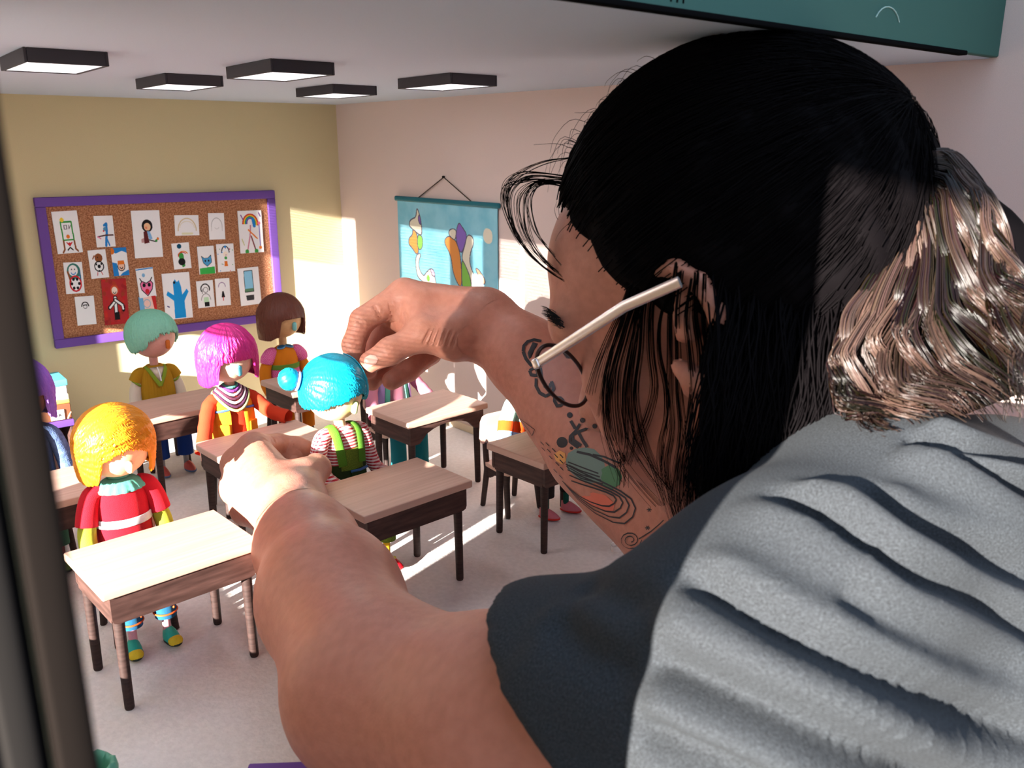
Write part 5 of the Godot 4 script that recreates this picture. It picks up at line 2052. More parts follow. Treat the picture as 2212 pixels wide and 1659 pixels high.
func build_person():
	head_x = cam_basis * Vector3(-0.5884, -0.2318, 0.7746)
	head_y = cam_basis * Vector3(-0.3594, 0.9332, 0.0062)
	head_z = cam_basis * Vector3(-0.7243, -0.2748, -0.6324)
	head_c = EYE + cam_basis * (Vector3(0.1181, 0.0534, -0.4659) * HS)
	var person := thing("person", "person in a dark T-shirt and glasses leaning in to pose a puppet", "person")
	var skin_tex := noise_tex(256, 0.04, 91, Color(0.90, 0.87, 0.86), Color(1, 1, 1), 5)
	var skin_b := noise_tex(256, 0.20, 92, Color(0, 0, 0), Color(1, 1, 1), 3)
	var skin := mat("skin", rgb(188, 124, 103), 0.5, skin_tex, 14.0, skin_b, 0.012)
	skin.subsurf_scatter_enabled = true
	skin.subsurf_scatter_strength = 0.12
	var body := Field.new()
	# --- head
	var hb := Basis(head_x, head_y, head_z)
	body.group(0.018, 0.02)
	body.ellipsoid(hl(0, 0.02, -0.012), Vector3(0.074, 0.090, 0.094) * HS, hb)
	body.ellipsoid(hl(0, -0.035, 0.033), Vector3(0.060, 0.082, 0.054) * HS, hb)
	body.ellipsoid(hl(0, 0.030, 0.050), Vector3(0.060, 0.050, 0.044) * HS, hb)
	for s in [-1, 1]:
		body.cap(hl(s * 0.052, -0.055, 0.0), hl(s * 0.012, -0.106, 0.058), 0.018 * HS, 0.015 * HS)
		body.cap(hl(s * 0.042, -0.028, 0.058), hl(s * 0.030, -0.05, 0.070), 0.022 * HS, 0.018 * HS)
		body.cap(hl(s * 0.050, 0.010, 0.072), hl(s * 0.018, 0.008, 0.092), 0.012 * HS, 0.011 * HS)
	body.cap(hl(0, -0.102, 0.066), hl(0, -0.108, 0.060), 0.018 * HS, 0.018 * HS)
	body.cap(hl(-0.016, -0.070, 0.083), hl(0.016, -0.070, 0.083), 0.008 * HS, 0.008 * HS)
	body.cap(hl(-0.014, -0.080, 0.081), hl(0.014, -0.080, 0.081), 0.008 * HS, 0.008 * HS)
	body.cap(hl(0, -0.002, 0.090), hl(0, -0.040, 0.107), 0.008 * HS, 0.0115 * HS)
	for s in [-1, 1]:
		body.cap(hl(s * 0.010, -0.044, 0.095), hl(s * 0.006, -0.043, 0.102), 0.007 * HS, 0.008 * HS)
	# ear (near side)
	body.group(0.003, 0.006)
	var ear := []
	for k in 8:
		var a := lerpf(-2.6, 1.9, k / 7.0)
		ear.append(hl(0.080 + 0.010 * cos(a - 0.2) * 0.3, -0.012 + 0.030 * sin(a), -0.010 - 0.017 * cos(a)))
	body.chain(ear, [0.004, 0.0042, 0.0044, 0.0046, 0.0046, 0.0044, 0.0042, 0.004])
	body.cap(hl(0.076, -0.034, 0.0), hl(0.076, -0.040, 0.002), 0.0060, 0.0052)
	body.cap(hl(0.076, -0.014, -0.006), hl(0.076, 0.006, -0.012), 0.006, 0.006)
	# --- neck and trunk (inside the shirt)
	var c7 := at_px(1850, 1150, 0.395)
	var sh_l := at_px(1560, 1440, 0.290)
	var sh_r := at_px(2083, 1190, 0.46)
	body.group(0.03, 0.03)
	body.cap(hl(0, -0.055, -0.035), c7, 0.050, 0.044)
	body.cap(c7, at_px(1985, 1500, 0.40), 0.045, 0.075)
	body.cap(at_px(1985, 1500, 0.40), at_px(2300, 2000, 0.40), 0.09, 0.10)
	body.cap(c7, sh_l, 0.04, 0.036)
	body.cap(c7, sh_r, 0.04, 0.036)
	# --- left arm
	body.group(0.02, 0.02)
	body.chain([sh_l, at_px(1100, 1568, 0.338), at_px(830, 1500, 0.383)], [0.036, 0.0400, 0.0385])
	body.chain([at_px(800, 1480, 0.388), at_px(712, 1290, 0.462), at_px(662, 1180, 0.518), at_px(633, 1105, 0.555)], [0.0375, 0.0350, 0.0275, 0.0215])
	# --- right arm
	body.group(0.02, 0.02)
	body.chain([sh_r, at_px(1700, 1230, 0.50), at_px(1535, 1200, 0.51)], [0.042, 0.040, 0.037])
	body.chain([at_px(1535, 1200, 0.51), at_px(1460, 1112, 0.54), at_px(1369, 1028, 0.57), at_px(1293, 959, 0.595), at_px(1226, 873, 0.62), at_px(1140, 775, 0.645), at_px(1055, 700, 0.665)], [0.037, 0.036, 0.0355, 0.034, 0.031, 0.0272, 0.0240])
	# --- left hand
	var lw := at_px(633, 1105, 0.555)
	var l_mcp := [at_px(548, 968, 0.622), at_px(514, 1003, 0.617), at_px(510, 1055, 0.605), at_px(534, 1102, 0.592)]
	body.group(0.010, 0.012)
	for k in 4:
		body.cap(lw.lerp(l_mcp[k], 0.12), l_mcp[k], 0.0185, [0.0112, 0.0118, 0.0112, 0.0102][k])
	body.cap(at_px(640, 1085, 0.562), at_px(660, 1030, 0.585), 0.0165, 0.0130)
	body.group(0.004, 0.004)
	body.chain([at_px(660, 1030, 0.585), at_px(684, 1012, 0.595), at_px(682, 1003, 0.607)], [0.0125, 0.0095, 0.0082])
	body.group(0.003, 0.005)
	body.chain([l_mcp[0], at_px(600, 962, 0.652), at_px(640, 966, 0.655), at_px(666, 972, 0.652)], [0.0108, 0.0088, 0.0080, 0.0070])
	body.group(0.003, 0.005)
	body.chain([l_mcp[1], at_px(558, 1008, 0.655), at_px(606, 1012, 0.655), at_px(634, 1004, 0.648)], [0.0112, 0.0090, 0.0082, 0.0074])
	body.group(0.003, 0.005)
	body.chain([l_mcp[2], at_px(548, 1068, 0.645), at_px(590, 1064, 0.648), at_px(616, 1050, 0.642)], [0.0108, 0.0086, 0.0078, 0.0070])
	body.group(0.003, 0.005)
	body.chain([l_mcp[3], at_px(560, 1122, 0.628), at_px(592, 1112, 0.632), at_px(612, 1094, 0.628)], [0.0100, 0.0080, 0.0072, 0.0064])
	# --- right hand
	var rw := at_px(1050, 695, 0.665)
	var r_mcp := [at_px(874, 636, 0.662), at_px(864, 648, 0.680), at_px(882, 672, 0.694), at_px(912, 700, 0.700)]
	body.group(0.012, 0.012)
	for k in 4:
		body.cap(rw.lerp(r_mcp[k], 0.06), r_mcp[k], [0.0220, 0.0205, 0.0190, 0.0180][k], [0.0120, 0.0115, 0.0110, 0.0105][k])
	body.cap(at_px(1035, 722, 0.655), at_px(985, 727, 0.648), 0.0165, 0.0165)
	body.cap(at_px(985, 727, 0.648), at_px(917, 722, 0.640), 0.0165, 0.0125)
	body.cap(at_px(900, 660, 0.655), at_px(915, 712, 0.648), 0.0110, 0.0120)
	body.cap(at_px(858, 690, 0.672), at_px(905, 715, 0.655), 0.0090, 0.0110)
	body.group(0.004, 0.005)
	body.chain([at_px(917, 722, 0.640), at_px(845, 757, 0.634), at_px(800, 782, 0.632)], [0.0118, 0.0092, 0.0082])
	body.cap(at_px(845, 757, 0.634), at_px(838, 762, 0.632), 0.0096, 0.0092)
	body.group(0.003, 0.005)
	body.chain([r_mcp[0], at_px(783, 692, 0.654), at_px(763, 745, 0.652), at_px(770, 790, 0.652)], [0.0118, 0.0096, 0.0084, 0.0072])
	body.group(0.003, 0.005)
	body.chain([r_mcp[1], at_px(832, 698, 0.684), at_px(806, 755, 0.682), at_px(795, 798, 0.672)], [0.0114, 0.0092, 0.0082, 0.0072])
	body.group(0.003, 0.005)
	body.chain([r_mcp[2], at_px(868, 745, 0.702), at_px(826, 796, 0.692), at_px(804, 826, 0.682)], [0.0108, 0.0086, 0.0078, 0.0068])
	body.group(0.003, 0.005)
	body.chain([r_mcp[3], at_px(930, 764, 0.694), at_px(882, 801, 0.682), at_px(846, 822, 0.672)], [0.0104, 0.0086, 0.0084, 0.0076])
	# --- mesh: hands and head on fine grids, the arms on a coarser one
	var mb := MB.new()
	mb.weld = false
	var lh := box_of([at_px(520, 940, 0.60), at_px(520, 1140, 0.58), at_px(700, 1090, 0.57), at_px(690, 950, 0.64), at_px(600, 1000, 0.668)], 0.012)
	var rh := box_of([at_px(1010, 640, 0.655), at_px(1010, 740, 0.665), at_px(770, 640, 0.65), at_px(760, 830, 0.65), at_px(900, 820, 0.71), at_px(890, 640, 0.71)], 0.012)
	var hd := box_of([hl(0.09, 0, 0), hl(-0.09, 0, 0), hl(0, 0.12, 0), hl(0, -0.13, 0.03), hl(0, 0, 0.125), hl(0, 0, -0.12)], 0.006)
	polygonize(body, lh.position, lh.end, 0.0021, mb)
	polygonize(body, rh.position, rh.end, 0.0015, mb)
	hand_creases(body, mb)
	polygonize(body, hd.position, hd.end, 0.0035, mb)
	var whole := box_of([at_px(1985, 1900, 0.40), at_px(760, 1600, 0.36), at_px(500, 1100, 0.6), at_px(1000, 600, 0.70), at_px(2200, 900, 0.46), at_px(2300, 2000, 0.32)], 0.06)
	polygonize(body, whole.position, whole.end, 0.0054, mb, [], [lh.grow(-0.030), rh.grow(-0.030), hd.grow(-0.036)])
	obj("body", mb, skin, person)
	person_nails(person, body)
	person_tattoos(person, body)
	person_shirt(person, body)
	person_face(person, body, skin)
	person_hair(person, body)

# skin folds of the hands, sunk into the surface
func hand_creases(body: Field, mb: MB):
	var creases := [
		[[933, 708, 921, 730, 911, 751], 0.0011], [[943, 706, 933, 730, 924, 754], 0.0012], [[954, 706, 945, 731, 936, 756], 0.0012], [[965, 708, 956, 732, 948, 758], 0.0012],
		[[977, 712, 968, 735, 960, 759], 0.0011], [[988, 716, 980, 738, 973, 760], 0.0010], [[995, 742, 1008, 727, 1019, 722, 1028, 740, 1036, 764], 0.0014],
		[[766, 684, 780, 697, 794, 708], 0.0011], [[747, 731, 763, 738, 780, 743], 0.0009], [[806, 655, 818, 679, 828, 691], 0.0013], [[840, 650, 851, 676, 859, 693], 0.0011],
		[[872, 665, 880, 690, 874, 708], 0.0009], [[821, 753, 829, 761, 837, 770], 0.0008], [[827, 748, 835, 756, 843, 764], 0.0008], [[834, 745, 841, 752, 848, 760], 0.0007], [[869, 798, 876, 806, 883, 815], 0.0009],
		[[587, 942, 592, 952, 596, 965], 0.0010], [[625, 945, 628, 958, 630, 973], 0.0010], [[555, 950, 570, 948, 584, 956], 0.0010],
	]
	var cand := body.all()
	for c in creases:
		var l: Array = c[0]
		var pts := []
		for k in range(0, l.size() - 2, 2):
			for s in 4:
				var dir := px_dir(lerpf(l[k], l[k + 2], s / 4.0), lerpf(l[k + 1], l[k + 3], s / 4.0))
				var t := body.march(EYE, dir, 0.45)
				if t > 0.0:
					pts.append(EYE + dir * t)
		if pts.size() < 3:
			continue
		var box := box_of(pts, 0.005)
		for i in mb.v.size():
			var p := mb.v[i]
			if not box.has_point(p):
				continue
			var best := 1.0
			var bt := 0.0
			for k in pts.size() - 1:
				var a: Vector3 = pts[k]
				var d: Vector3 = pts[k + 1] - a
				var h := clampf((p - a).dot(d) / d.length_squared(), 0.0, 1.0)
				var e := p.distance_to(a + d * h)
				if e < best:
					best = e
					bt = (k + h) / (pts.size() - 1)
			if best < 0.004:
				var fade := smoothstep(0.0, 0.2, bt) * (1.0 - smoothstep(0.8, 1.0, bt))
				var g := -exp(-pow(best / 0.0011, 2.0)) + 0.35 * exp(-pow((best - 0.0022) / 0.0010, 2.0))
				mb.v[i] = p + body.grad(p, cand) * g * float(c[1]) * fade

func person_nails(person: Node3D, body: Field):
	var nm := mat("nail", rgb(232, 176, 160), 0.3)
	var m := MB.new()
	m.weld = false
	ink_patch(body, [786, 783, 788, 773, 800, 766, 812, 768, 817, 776, 812, 786, 800, 792, 791, 791], m, 0.0007, 0.63)
	obj("thumb_nail", m, nm, person)

func person_tattoos(person: Node3D, body: Field):
	var ink := mat("tattoo_black_ink", rgb(40, 38, 42), 0.6)
	var P := func(l: Array) -> Array:
		var o := []
		for k in range(0, l.size(), 2):
			o.append(1080.0 + l[k] / 3.19)
			o.append(700.0 + l[k + 1] / 3.19)
		return o
	var add := func(called: String, m: MB, mt: Material):
		m.weld = false
		if m.idx.size() > 0:
			obj(called, m, mt, person)
	var m := MB.new()
	ink_patch(body, P.call([455, 940, 470, 890, 520, 860, 590, 850, 650, 862, 700, 910, 720, 960, 735, 1040, 720, 1090, 650, 1095, 590, 1095, 520, 1050, 465, 1000]), m, 0.00012, 0.58)
	add.call("tattoo_teal_patch", m, mat("tattoo_teal_ink", rgb(104, 124, 116), 0.6))
	m = MB.new()
	ink_patch(body, P.call([700, 1000, 760, 965, 820, 1000, 842, 1050, 825, 1105, 770, 1142, 715, 1120, 690, 1060]), m, 0.00018, 0.56)
	add.call("tattoo_green_patch", m, mat("tattoo_green_ink", rgb(74, 118, 82), 0.6))
	m = MB.new()
	ink_patch(body, P.call([560, 1190, 640, 1160, 730, 1180, 790, 1240, 780, 1290, 700, 1280, 620, 1240]), m, 0.00012, 0.56)
	add.call("tattoo_red_patch", m, mat("tattoo_red_ink", rgb(206, 104, 82), 0.6))
	m = MB.new()
	ink_patch(body, P.call([370, 900, 410, 870, 450, 890, 455, 940, 430, 970, 385, 940]), m, 0.00012, 0.6)
	add.call("tattoo_yellow_patch", m, mat("tattoo_yellow_ink", rgb(208, 146, 84), 0.6))
	# nested loops
	m = MB.new()
	for k in 4:
		var s := 1.0 - k * 0.19
		var loop := []
		for q in [[455, 965], [560, 1020], [700, 1085], [830, 1150], [905, 1205], [935, 1270], [915, 1330], [860, 1375], [780, 1365], [660, 1305], [540, 1210], [430, 1080]]:
			loop.append(lerpf(600.0, q[0], lerpf(s, 1.0, 0.35)) if false else q[0] - (q[0] - 560.0) * (1.0 - s) * 0.62)
			loop.append(q[1] - (q[1] - 1165.0) * (1.0 - s))
		ink_line(body, P.call(loop), 0.0011, m, 4, 0.56)
	add.call("tattoo_loops", m, ink)
	m = MB.new()
	for k in 4:
		ink_line(body, P.call([470 + k * 8, 950 + k * 22, 560, 985 + k * 26, 680 + k * 10, 1030 + k * 24]), 0.0009, m, 4, 0.57)
	ink_line(body, P.call([530, 880, 620, 900, 720, 945, 800, 990]), 0.0016, m, 4, 0.57)
	ink_line(body, P.call([640, 900, 720, 915, 790, 945, 860, 970]), 0.0012, m, 4, 0.57)
	add.call("tattoo_lines", m, ink)
	# dots and sprig
	m = MB.new()
	ink_patch(body, P.call(circle_px(428, 815, 38)), m, 0.0002, 0.6)
	ink_patch(body, P.call(circle_px(481, 627, 20)), m, 0.0002, 0.6)
	ink_patch(body, P.call(circle_px(569, 663, 18)), m, 0.0002, 0.6)
	ink_patch(body, P.call(circle_px(653, 703, 17)), m, 0.0002, 0.59)
	ink_patch(body, P.call(circle_px(492, 855, 12)), m, 0.0002, 0.6)
	add.call("tattoo_dots", m, ink)
	m = MB.new()
	for l in [[488, 668, 520, 722], [552, 688, 520, 740, 484, 775, 482, 810, 540, 850], [612, 716, 545, 742, 500, 765, 505, 800, 560, 838], [540, 745, 570, 800, 602, 848]]:
		ink_line(body, P.call(l), 0.0022, m, 4, 0.59)
	add.call("tattoo_sprig", m, ink)
	m = MB.new()
	for q in [[292, 822], [328, 827], [300, 862], [338, 872], [372, 867], [350, 917], [388, 907], [425, 908], [396, 962], [424, 945], [427, 995], [382, 1010], [420, 1050], [470, 988]]:
		ink_line(body, P.call([q[0] - 11, q[1] - 11, q[0] + 12, q[1] + 13]), 0.0010, m, 3, 0.6)
	add.call("tattoo_dashes", m, ink)
	# flowers by the glasses
	m = MB.new()
	for l in [[160, 190, 165, 150, 190, 122, 235, 108, 285, 118], [160, 190, 180, 240, 215, 285, 250, 270], [205, 320, 215, 350, 250, 355, 265, 330, 240, 300, 205, 320], [250, 375, 248, 425, 275, 475, 315, 497, 350, 480, 372, 445, 355, 395], [300, 390, 310, 430, 340, 445, 350, 410], [378, 490, 376, 530, 395, 565, 425, 560, 436, 530, 420, 512, 400, 530]]:
		ink_line(body, P.call(l), 0.0024, m, 4, 0.62)
	ink_patch(body, P.call([190, 200, 225, 125, 262, 135, 215, 230, 200, 240]), m, 0.0002, 0.62)
	ink_patch(body, P.call([230, 290, 290, 300, 300, 380, 262, 370]), m, 0.0002, 0.62)
	ink_patch(body, P.call([380, 495, 425, 500, 435, 530, 385, 528]), m, 0.0002, 0.61)
	add.call("tattoo_flowers", m, ink)
	m = MB.new()
	ink_line(body, P.call([62, 560, 150, 660, 240, 727, 222, 770, 190, 720, 110, 620]), 0.0008, m, 4, 0.62)
	for c in [[1030, 1280], [1018, 1405]]:
		for k in 3:
			var a := k * 1.05
			ink_line(body, P.call([c[0] - cos(a) * 17, c[1] - sin(a) * 17, c[0] + cos(a) * 17, c[1] + sin(a) * 17]), 0.0006, m, 3, 0.54)
	var spiral := []
	for k in 26:
		var a := k * 0.55
		spiral.append(900 + cos(a) * (78 - k * 2.4))
		spiral.append(1488 + sin(a) * (66 - k * 2.0))
	ink_line(body, P.call(spiral), 0.0008, m, 2, 0.53)
	ink_line(body, P.call([960, 1480, 1040, 1430, 1100, 1380, 1130, 1350]), 0.0008, m, 4, 0.53)
	add.call("tattoo_fine_lines", m, ink)

func person_shirt(person: Node3D, body: Field):
	var f := Field.new()
	f.group(0.022, 0.02)
	var sh_l := at_px(1600, 1460, 0.285)
	f.chain([at_px(1000, 1600, 0.352), at_px(1100, 1570, 0.335), at_px(1200, 1545, 0.322), at_px(1380, 1545, 0.302), sh_l], [0.0440, 0.0440, 0.0455, 0.0430, 0.0450])
	f.cap(sh_l, at_px(1720, 1345, 0.305), 0.0450, 0.0490)
	f.cap(at_px(1720, 1345, 0.305), at_px(1900, 1180, 0.354), 0.0490, 0.0540)
	f.cap(at_px(1900, 1180, 0.354), at_px(2140, 1165, 0.40), 0.0540, 0.0540)
	f.cap(at_px(2140, 1165, 0.40), at_px(1780, 1290, 0.49), 0.052, 0.042)
	f.cap(at_px(1890, 1480, 0.37), at_px(2150, 1740, 0.37), 0.092, 0.110)
	f.cap(at_px(2150, 1740, 0.37), at_px(2450, 2250, 0.38), 0.110, 0.118)
	f.cap(at_px(1640, 1470, 0.295), at_px(1870, 1560, 0.36), 0.046, 0.088)
	# sleeve hem
	var axis := (at_px(1380, 1472, 0.302) - at_px(1100, 1562, 0.335)).normalized()
	axis = (axis + cam_basis * Vector3(0.10, 0.72, 0.05)).normalized()
	var cut := Plane(-axis, at_px(1330, 1500, 0.315))
	var m := MB.new()
	m.weld = false
	var bb := box_of([at_px(1040, 1300, 0.33), at_px(1100, 1750, 0.3), at_px(2400, 1900, 0.27), at_px(1900, 900, 0.38), at_px(2300, 1000, 0.45), at_px(2300, 1900, 0.46), at_px(1700, 1300, 0.54)], 0.03)
	polygonize(f, bb.position, bb.end, 0.0024, m, [cut])
	relax(m, 3)
	# folds: creases laid on the cloth where the photograph shows them
	var creases := [
		[[1995, 931, 2100, 968, 2212, 1008, 2300, 1040], 0.0090, 0.0080],
		[[1960, 940, 2030, 970, 2101, 1004, 2212, 1063, 2320, 1120], 0.0105, 0.0090],
		[[1854, 1031, 1943, 1110, 2048, 1173, 2179, 1226, 2300, 1270], 0.0070, 0.0110],
		[[1644, 1047, 1785, 1110, 1943, 1226, 2100, 1299, 2212, 1357, 2320, 1410], 0.0080, 0.0085],
		[[1450, 1218, 1575, 1289, 1680, 1352, 1838, 1431, 1996, 1504, 2212, 1583, 2330, 1625], 0.0082, 0.0090],
		[[1380, 1398, 1523, 1467, 1680, 1536, 1838, 1609, 1969, 1665, 2120, 1730], 0.0082, 0.0090],
		[[1370, 1553, 1523, 1625, 1640, 1680, 1800, 1750], 0.0090, 0.0080],
		[[1800, 1260, 1900, 1330, 2040, 1400, 2200, 1450], 0.0040, 0.0110],
		[[1195, 1330, 1260, 1400, 1330, 1440, 1420, 1460], 0.0040, 0.012],
		[[1250, 1260, 1330, 1290, 1420, 1330], 0.0030, 0.012],
	]
	var lines := []
	for c in creases:
		var pts := []
		var l: Array = c[0]
		for k in range(0, l.size() - 2, 2):
			for s in 4:
				var x := lerpf(l[k], l[k + 2], s / 4.0)
				var y := lerpf(l[k + 1], l[k + 3], s / 4.0)
				var dir := px_dir(x, y)
				var t := f.march(EYE, dir, 0.1)
				if t > 0.0:
					pts.append(EYE + dir * t)
		if pts.size() > 2:
			lines.append([pts, c[1], c[2]])
	var nr := PackedVector3Array()
	nr.resize(m.v.size())
	for i in range(0, m.idx.size(), 3):
		var fn := (m.v[m.idx[i + 1]] - m.v[m.idx[i]]).cross(m.v[m.idx[i + 2]] - m.v[m.idx[i]])
		for k in 3:
			nr[m.idx[i + k]] += fn
	var down := cam_basis * Vector3(-0.45, -0.89, 0.0)
	for i in m.v.size():
		var p := m.v[i]
		var off := 0.0
		for ln in lines:
			var pts: Array = ln[0]
			var best := 1.0
			var bq := Vector3.ZERO
			var bt := 0.0
			for k in pts.size() - 1:
				var a: Vector3 = pts[k]
				var d: Vector3 = pts[k + 1] - a
				var h := clampf((p - a).dot(d) / d.length_squared(), 0.0, 1.0)
				var q := a + d * h
				var e := p.distance_squared_to(q)
				if e < best:
					best = e
					bq = q
					bt = (k + h) / (pts.size() - 1)
			best = sqrt(best)
			var w: float = ln[2]
			if best > w * 4.0:
				continue
			var side := (p - bq).dot(down)
			var fade := smoothstep(0.0, 0.12, bt) * (1.0 - 0.6 * smoothstep(0.8, 1.0, bt))
			var sd := smoothstep(-w * 0.5, w * 0.5, side)
			var g := -exp(-pow(best / (w * 0.48), 2.0))
			g += lerpf(0.40, 0.55, sd) * exp(-pow((best - w * lerpf(1.0, 1.3, sd)) / (w * lerpf(0.7, 0.9, sd)), 2.0))
			off += g * ln[1] * fade
		if absf(off) > 0.00005:
			m.v[i] = p + nr[i].normalized() * off
	relax(m, 2)
	var heather := noise_tex(256, 0.16, 101, rgb(12, 13, 15), rgb(63, 68, 73), 3, 1.0, 0.9)
	var sm := mat("heather_jersey", Color(1, 1, 1), 0.95, heather, 26.0, mats_tex.weave_b, 0.02)
	obj("t_shirt", m, sm, person)

# evens out the vertices of a net
func relax(m: MB, times: int):
	for t in times:
		var sum := PackedVector3Array()
		var cnt := PackedInt32Array()
		sum.resize(m.v.size())
		cnt.resize(m.v.size())
		for i in range(0, m.idx.size(), 3):
			var a := m.idx[i]
			var b := m.idx[i + 1]
			var c := m.idx[i + 2]
			sum[a] += m.v[b] + m.v[c]
			sum[b] += m.v[a] + m.v[c]
			sum[c] += m.v[a] + m.v[b]
			cnt[a] += 2
			cnt[b] += 2
			cnt[c] += 2
		for i in m.v.size():
			if cnt[i] > 0:
				m.v[i] = m.v[i].lerp(sum[i] / cnt[i], 0.5)

func person_face(person: Node3D, body: Field, skin: Material):
	# glasses
	var metal := mat("rose_gold_metal", rgb(226, 212, 206), 0.25)
	metal.metallic = 0.9
	var dark := mat("dark_rim", rgb(70, 50, 44), 0.3)
	dark.metallic = 0.6
	var g := Node3D.new()
	g.name = "glasses"
	person.add_child(g)
	var hinge := at_px(1160, 785, 0.4150)
	var ear_end := at_px(1349, 662, 0.372)
	var tm := MB.new()
	tm.tube([hinge + (hinge - ear_end) * 0.02, hinge.lerp(ear_end, 0.5), ear_end, ear_end + (ear_end - hinge) * 0.5 - head_y * 0.004], Vector2(0.0009, 0.0026), 10, true, true, head_y)
	obj("temple", tm, metal, g)
	var lx := (at_px(1262, 862, 0.452) - at_px(1174, 766, 0.424))
	for s in [0, 1]:
		var c := at_px(1216, 813, 0.436)
		var ax := lx * 0.5
		var ay := (at_px(1240, 775, 0.438) - at_px(1192, 852, 0.434)) * 0.5
		if s == 1:
			c -= head_x * 0.066
		var pts := []
		for k in 41:
			var a := TAU * k / 40
			pts.append(c + ax * cos(a) * 1.12 + ay * sin(a) * 0.98)
		var rim := MB.new()
		rim.tube(pts, 0.0011, 8, false, false)
		obj("rim", rim, dark, g)
		var ln := MB.new()
		var ci := ln.vert(c)
		for k in 40:
			ln.vert(pts[k])
		for k in 40:
			ln.tri(ci, ci + 1 + k, ci + 1 + (k + 1) % 40)
		var gm := mat("lens_glass", Color(0.95, 0.97, 1.0, 0.10), 0.03)
		gm.transparency = BaseMaterial3D.TRANSPARENCY_ALPHA
		gm.metallic_specular = 0.6
		obj("lens", ln, gm, g)
	var hm := MB.new()
	hm.box(hinge, Vector3(0.004, 0.0052, 0.004), 0.0008, Basis(head_x, head_y, head_z))
	obj("hinge", hm, metal, g)
	# earring
	var er := MB.new()
	er.ball(at_px(1512, 828, 0.388), Vector3.ONE * 0.0024, 10, 6)
	var em := mat("crystal", rgb(230, 226, 224), 0.1)
	em.metallic = 0.7
	obj("earring", er, em, person)
	# brow and lashes
	var lash := mat("brow_hair", rgb(26, 20, 20), 0.6)
	var b := MB.new()
	b.weld = false
	rng.seed = 77
	for k in 140:
		var t := rng.randf()
		var x := lerpf(1190, 1216, t) + rng.randf_range(-5, 5)
		var y := lerpf(676, 706, t) + rng.randf_range(-10, 8)
		var dir := px_dir(x, y)
		var d := body.march(EYE, dir, 0.3)
		if d < 0.0:
			continue
		var p := EYE + dir * (d - 0.001)
		strand(b, [p, p + cam_basis * Vector3(-0.002, 0.0012, 0.001), p + cam_basis * Vector3(-0.0045, 0.0018, 0.001)], 0.00022, 0.00006)
	obj("eyebrow", b, lash, person)
	var l2 := MB.new()
	l2.weld = false
	for k in 16:
		var p := at_px(1247 + k * 0.6, 762 + k * 0.9, 0.478)
		strand(l2, [p, p + cam_basis * Vector3(-0.0045, -0.0012 + 0.0001 * k, -0.001), p + cam_basis * Vector3(-0.0085, 0.0004, -0.001)], 0.0003, 0.00008)
	obj("eyelashes", l2, lash, person)

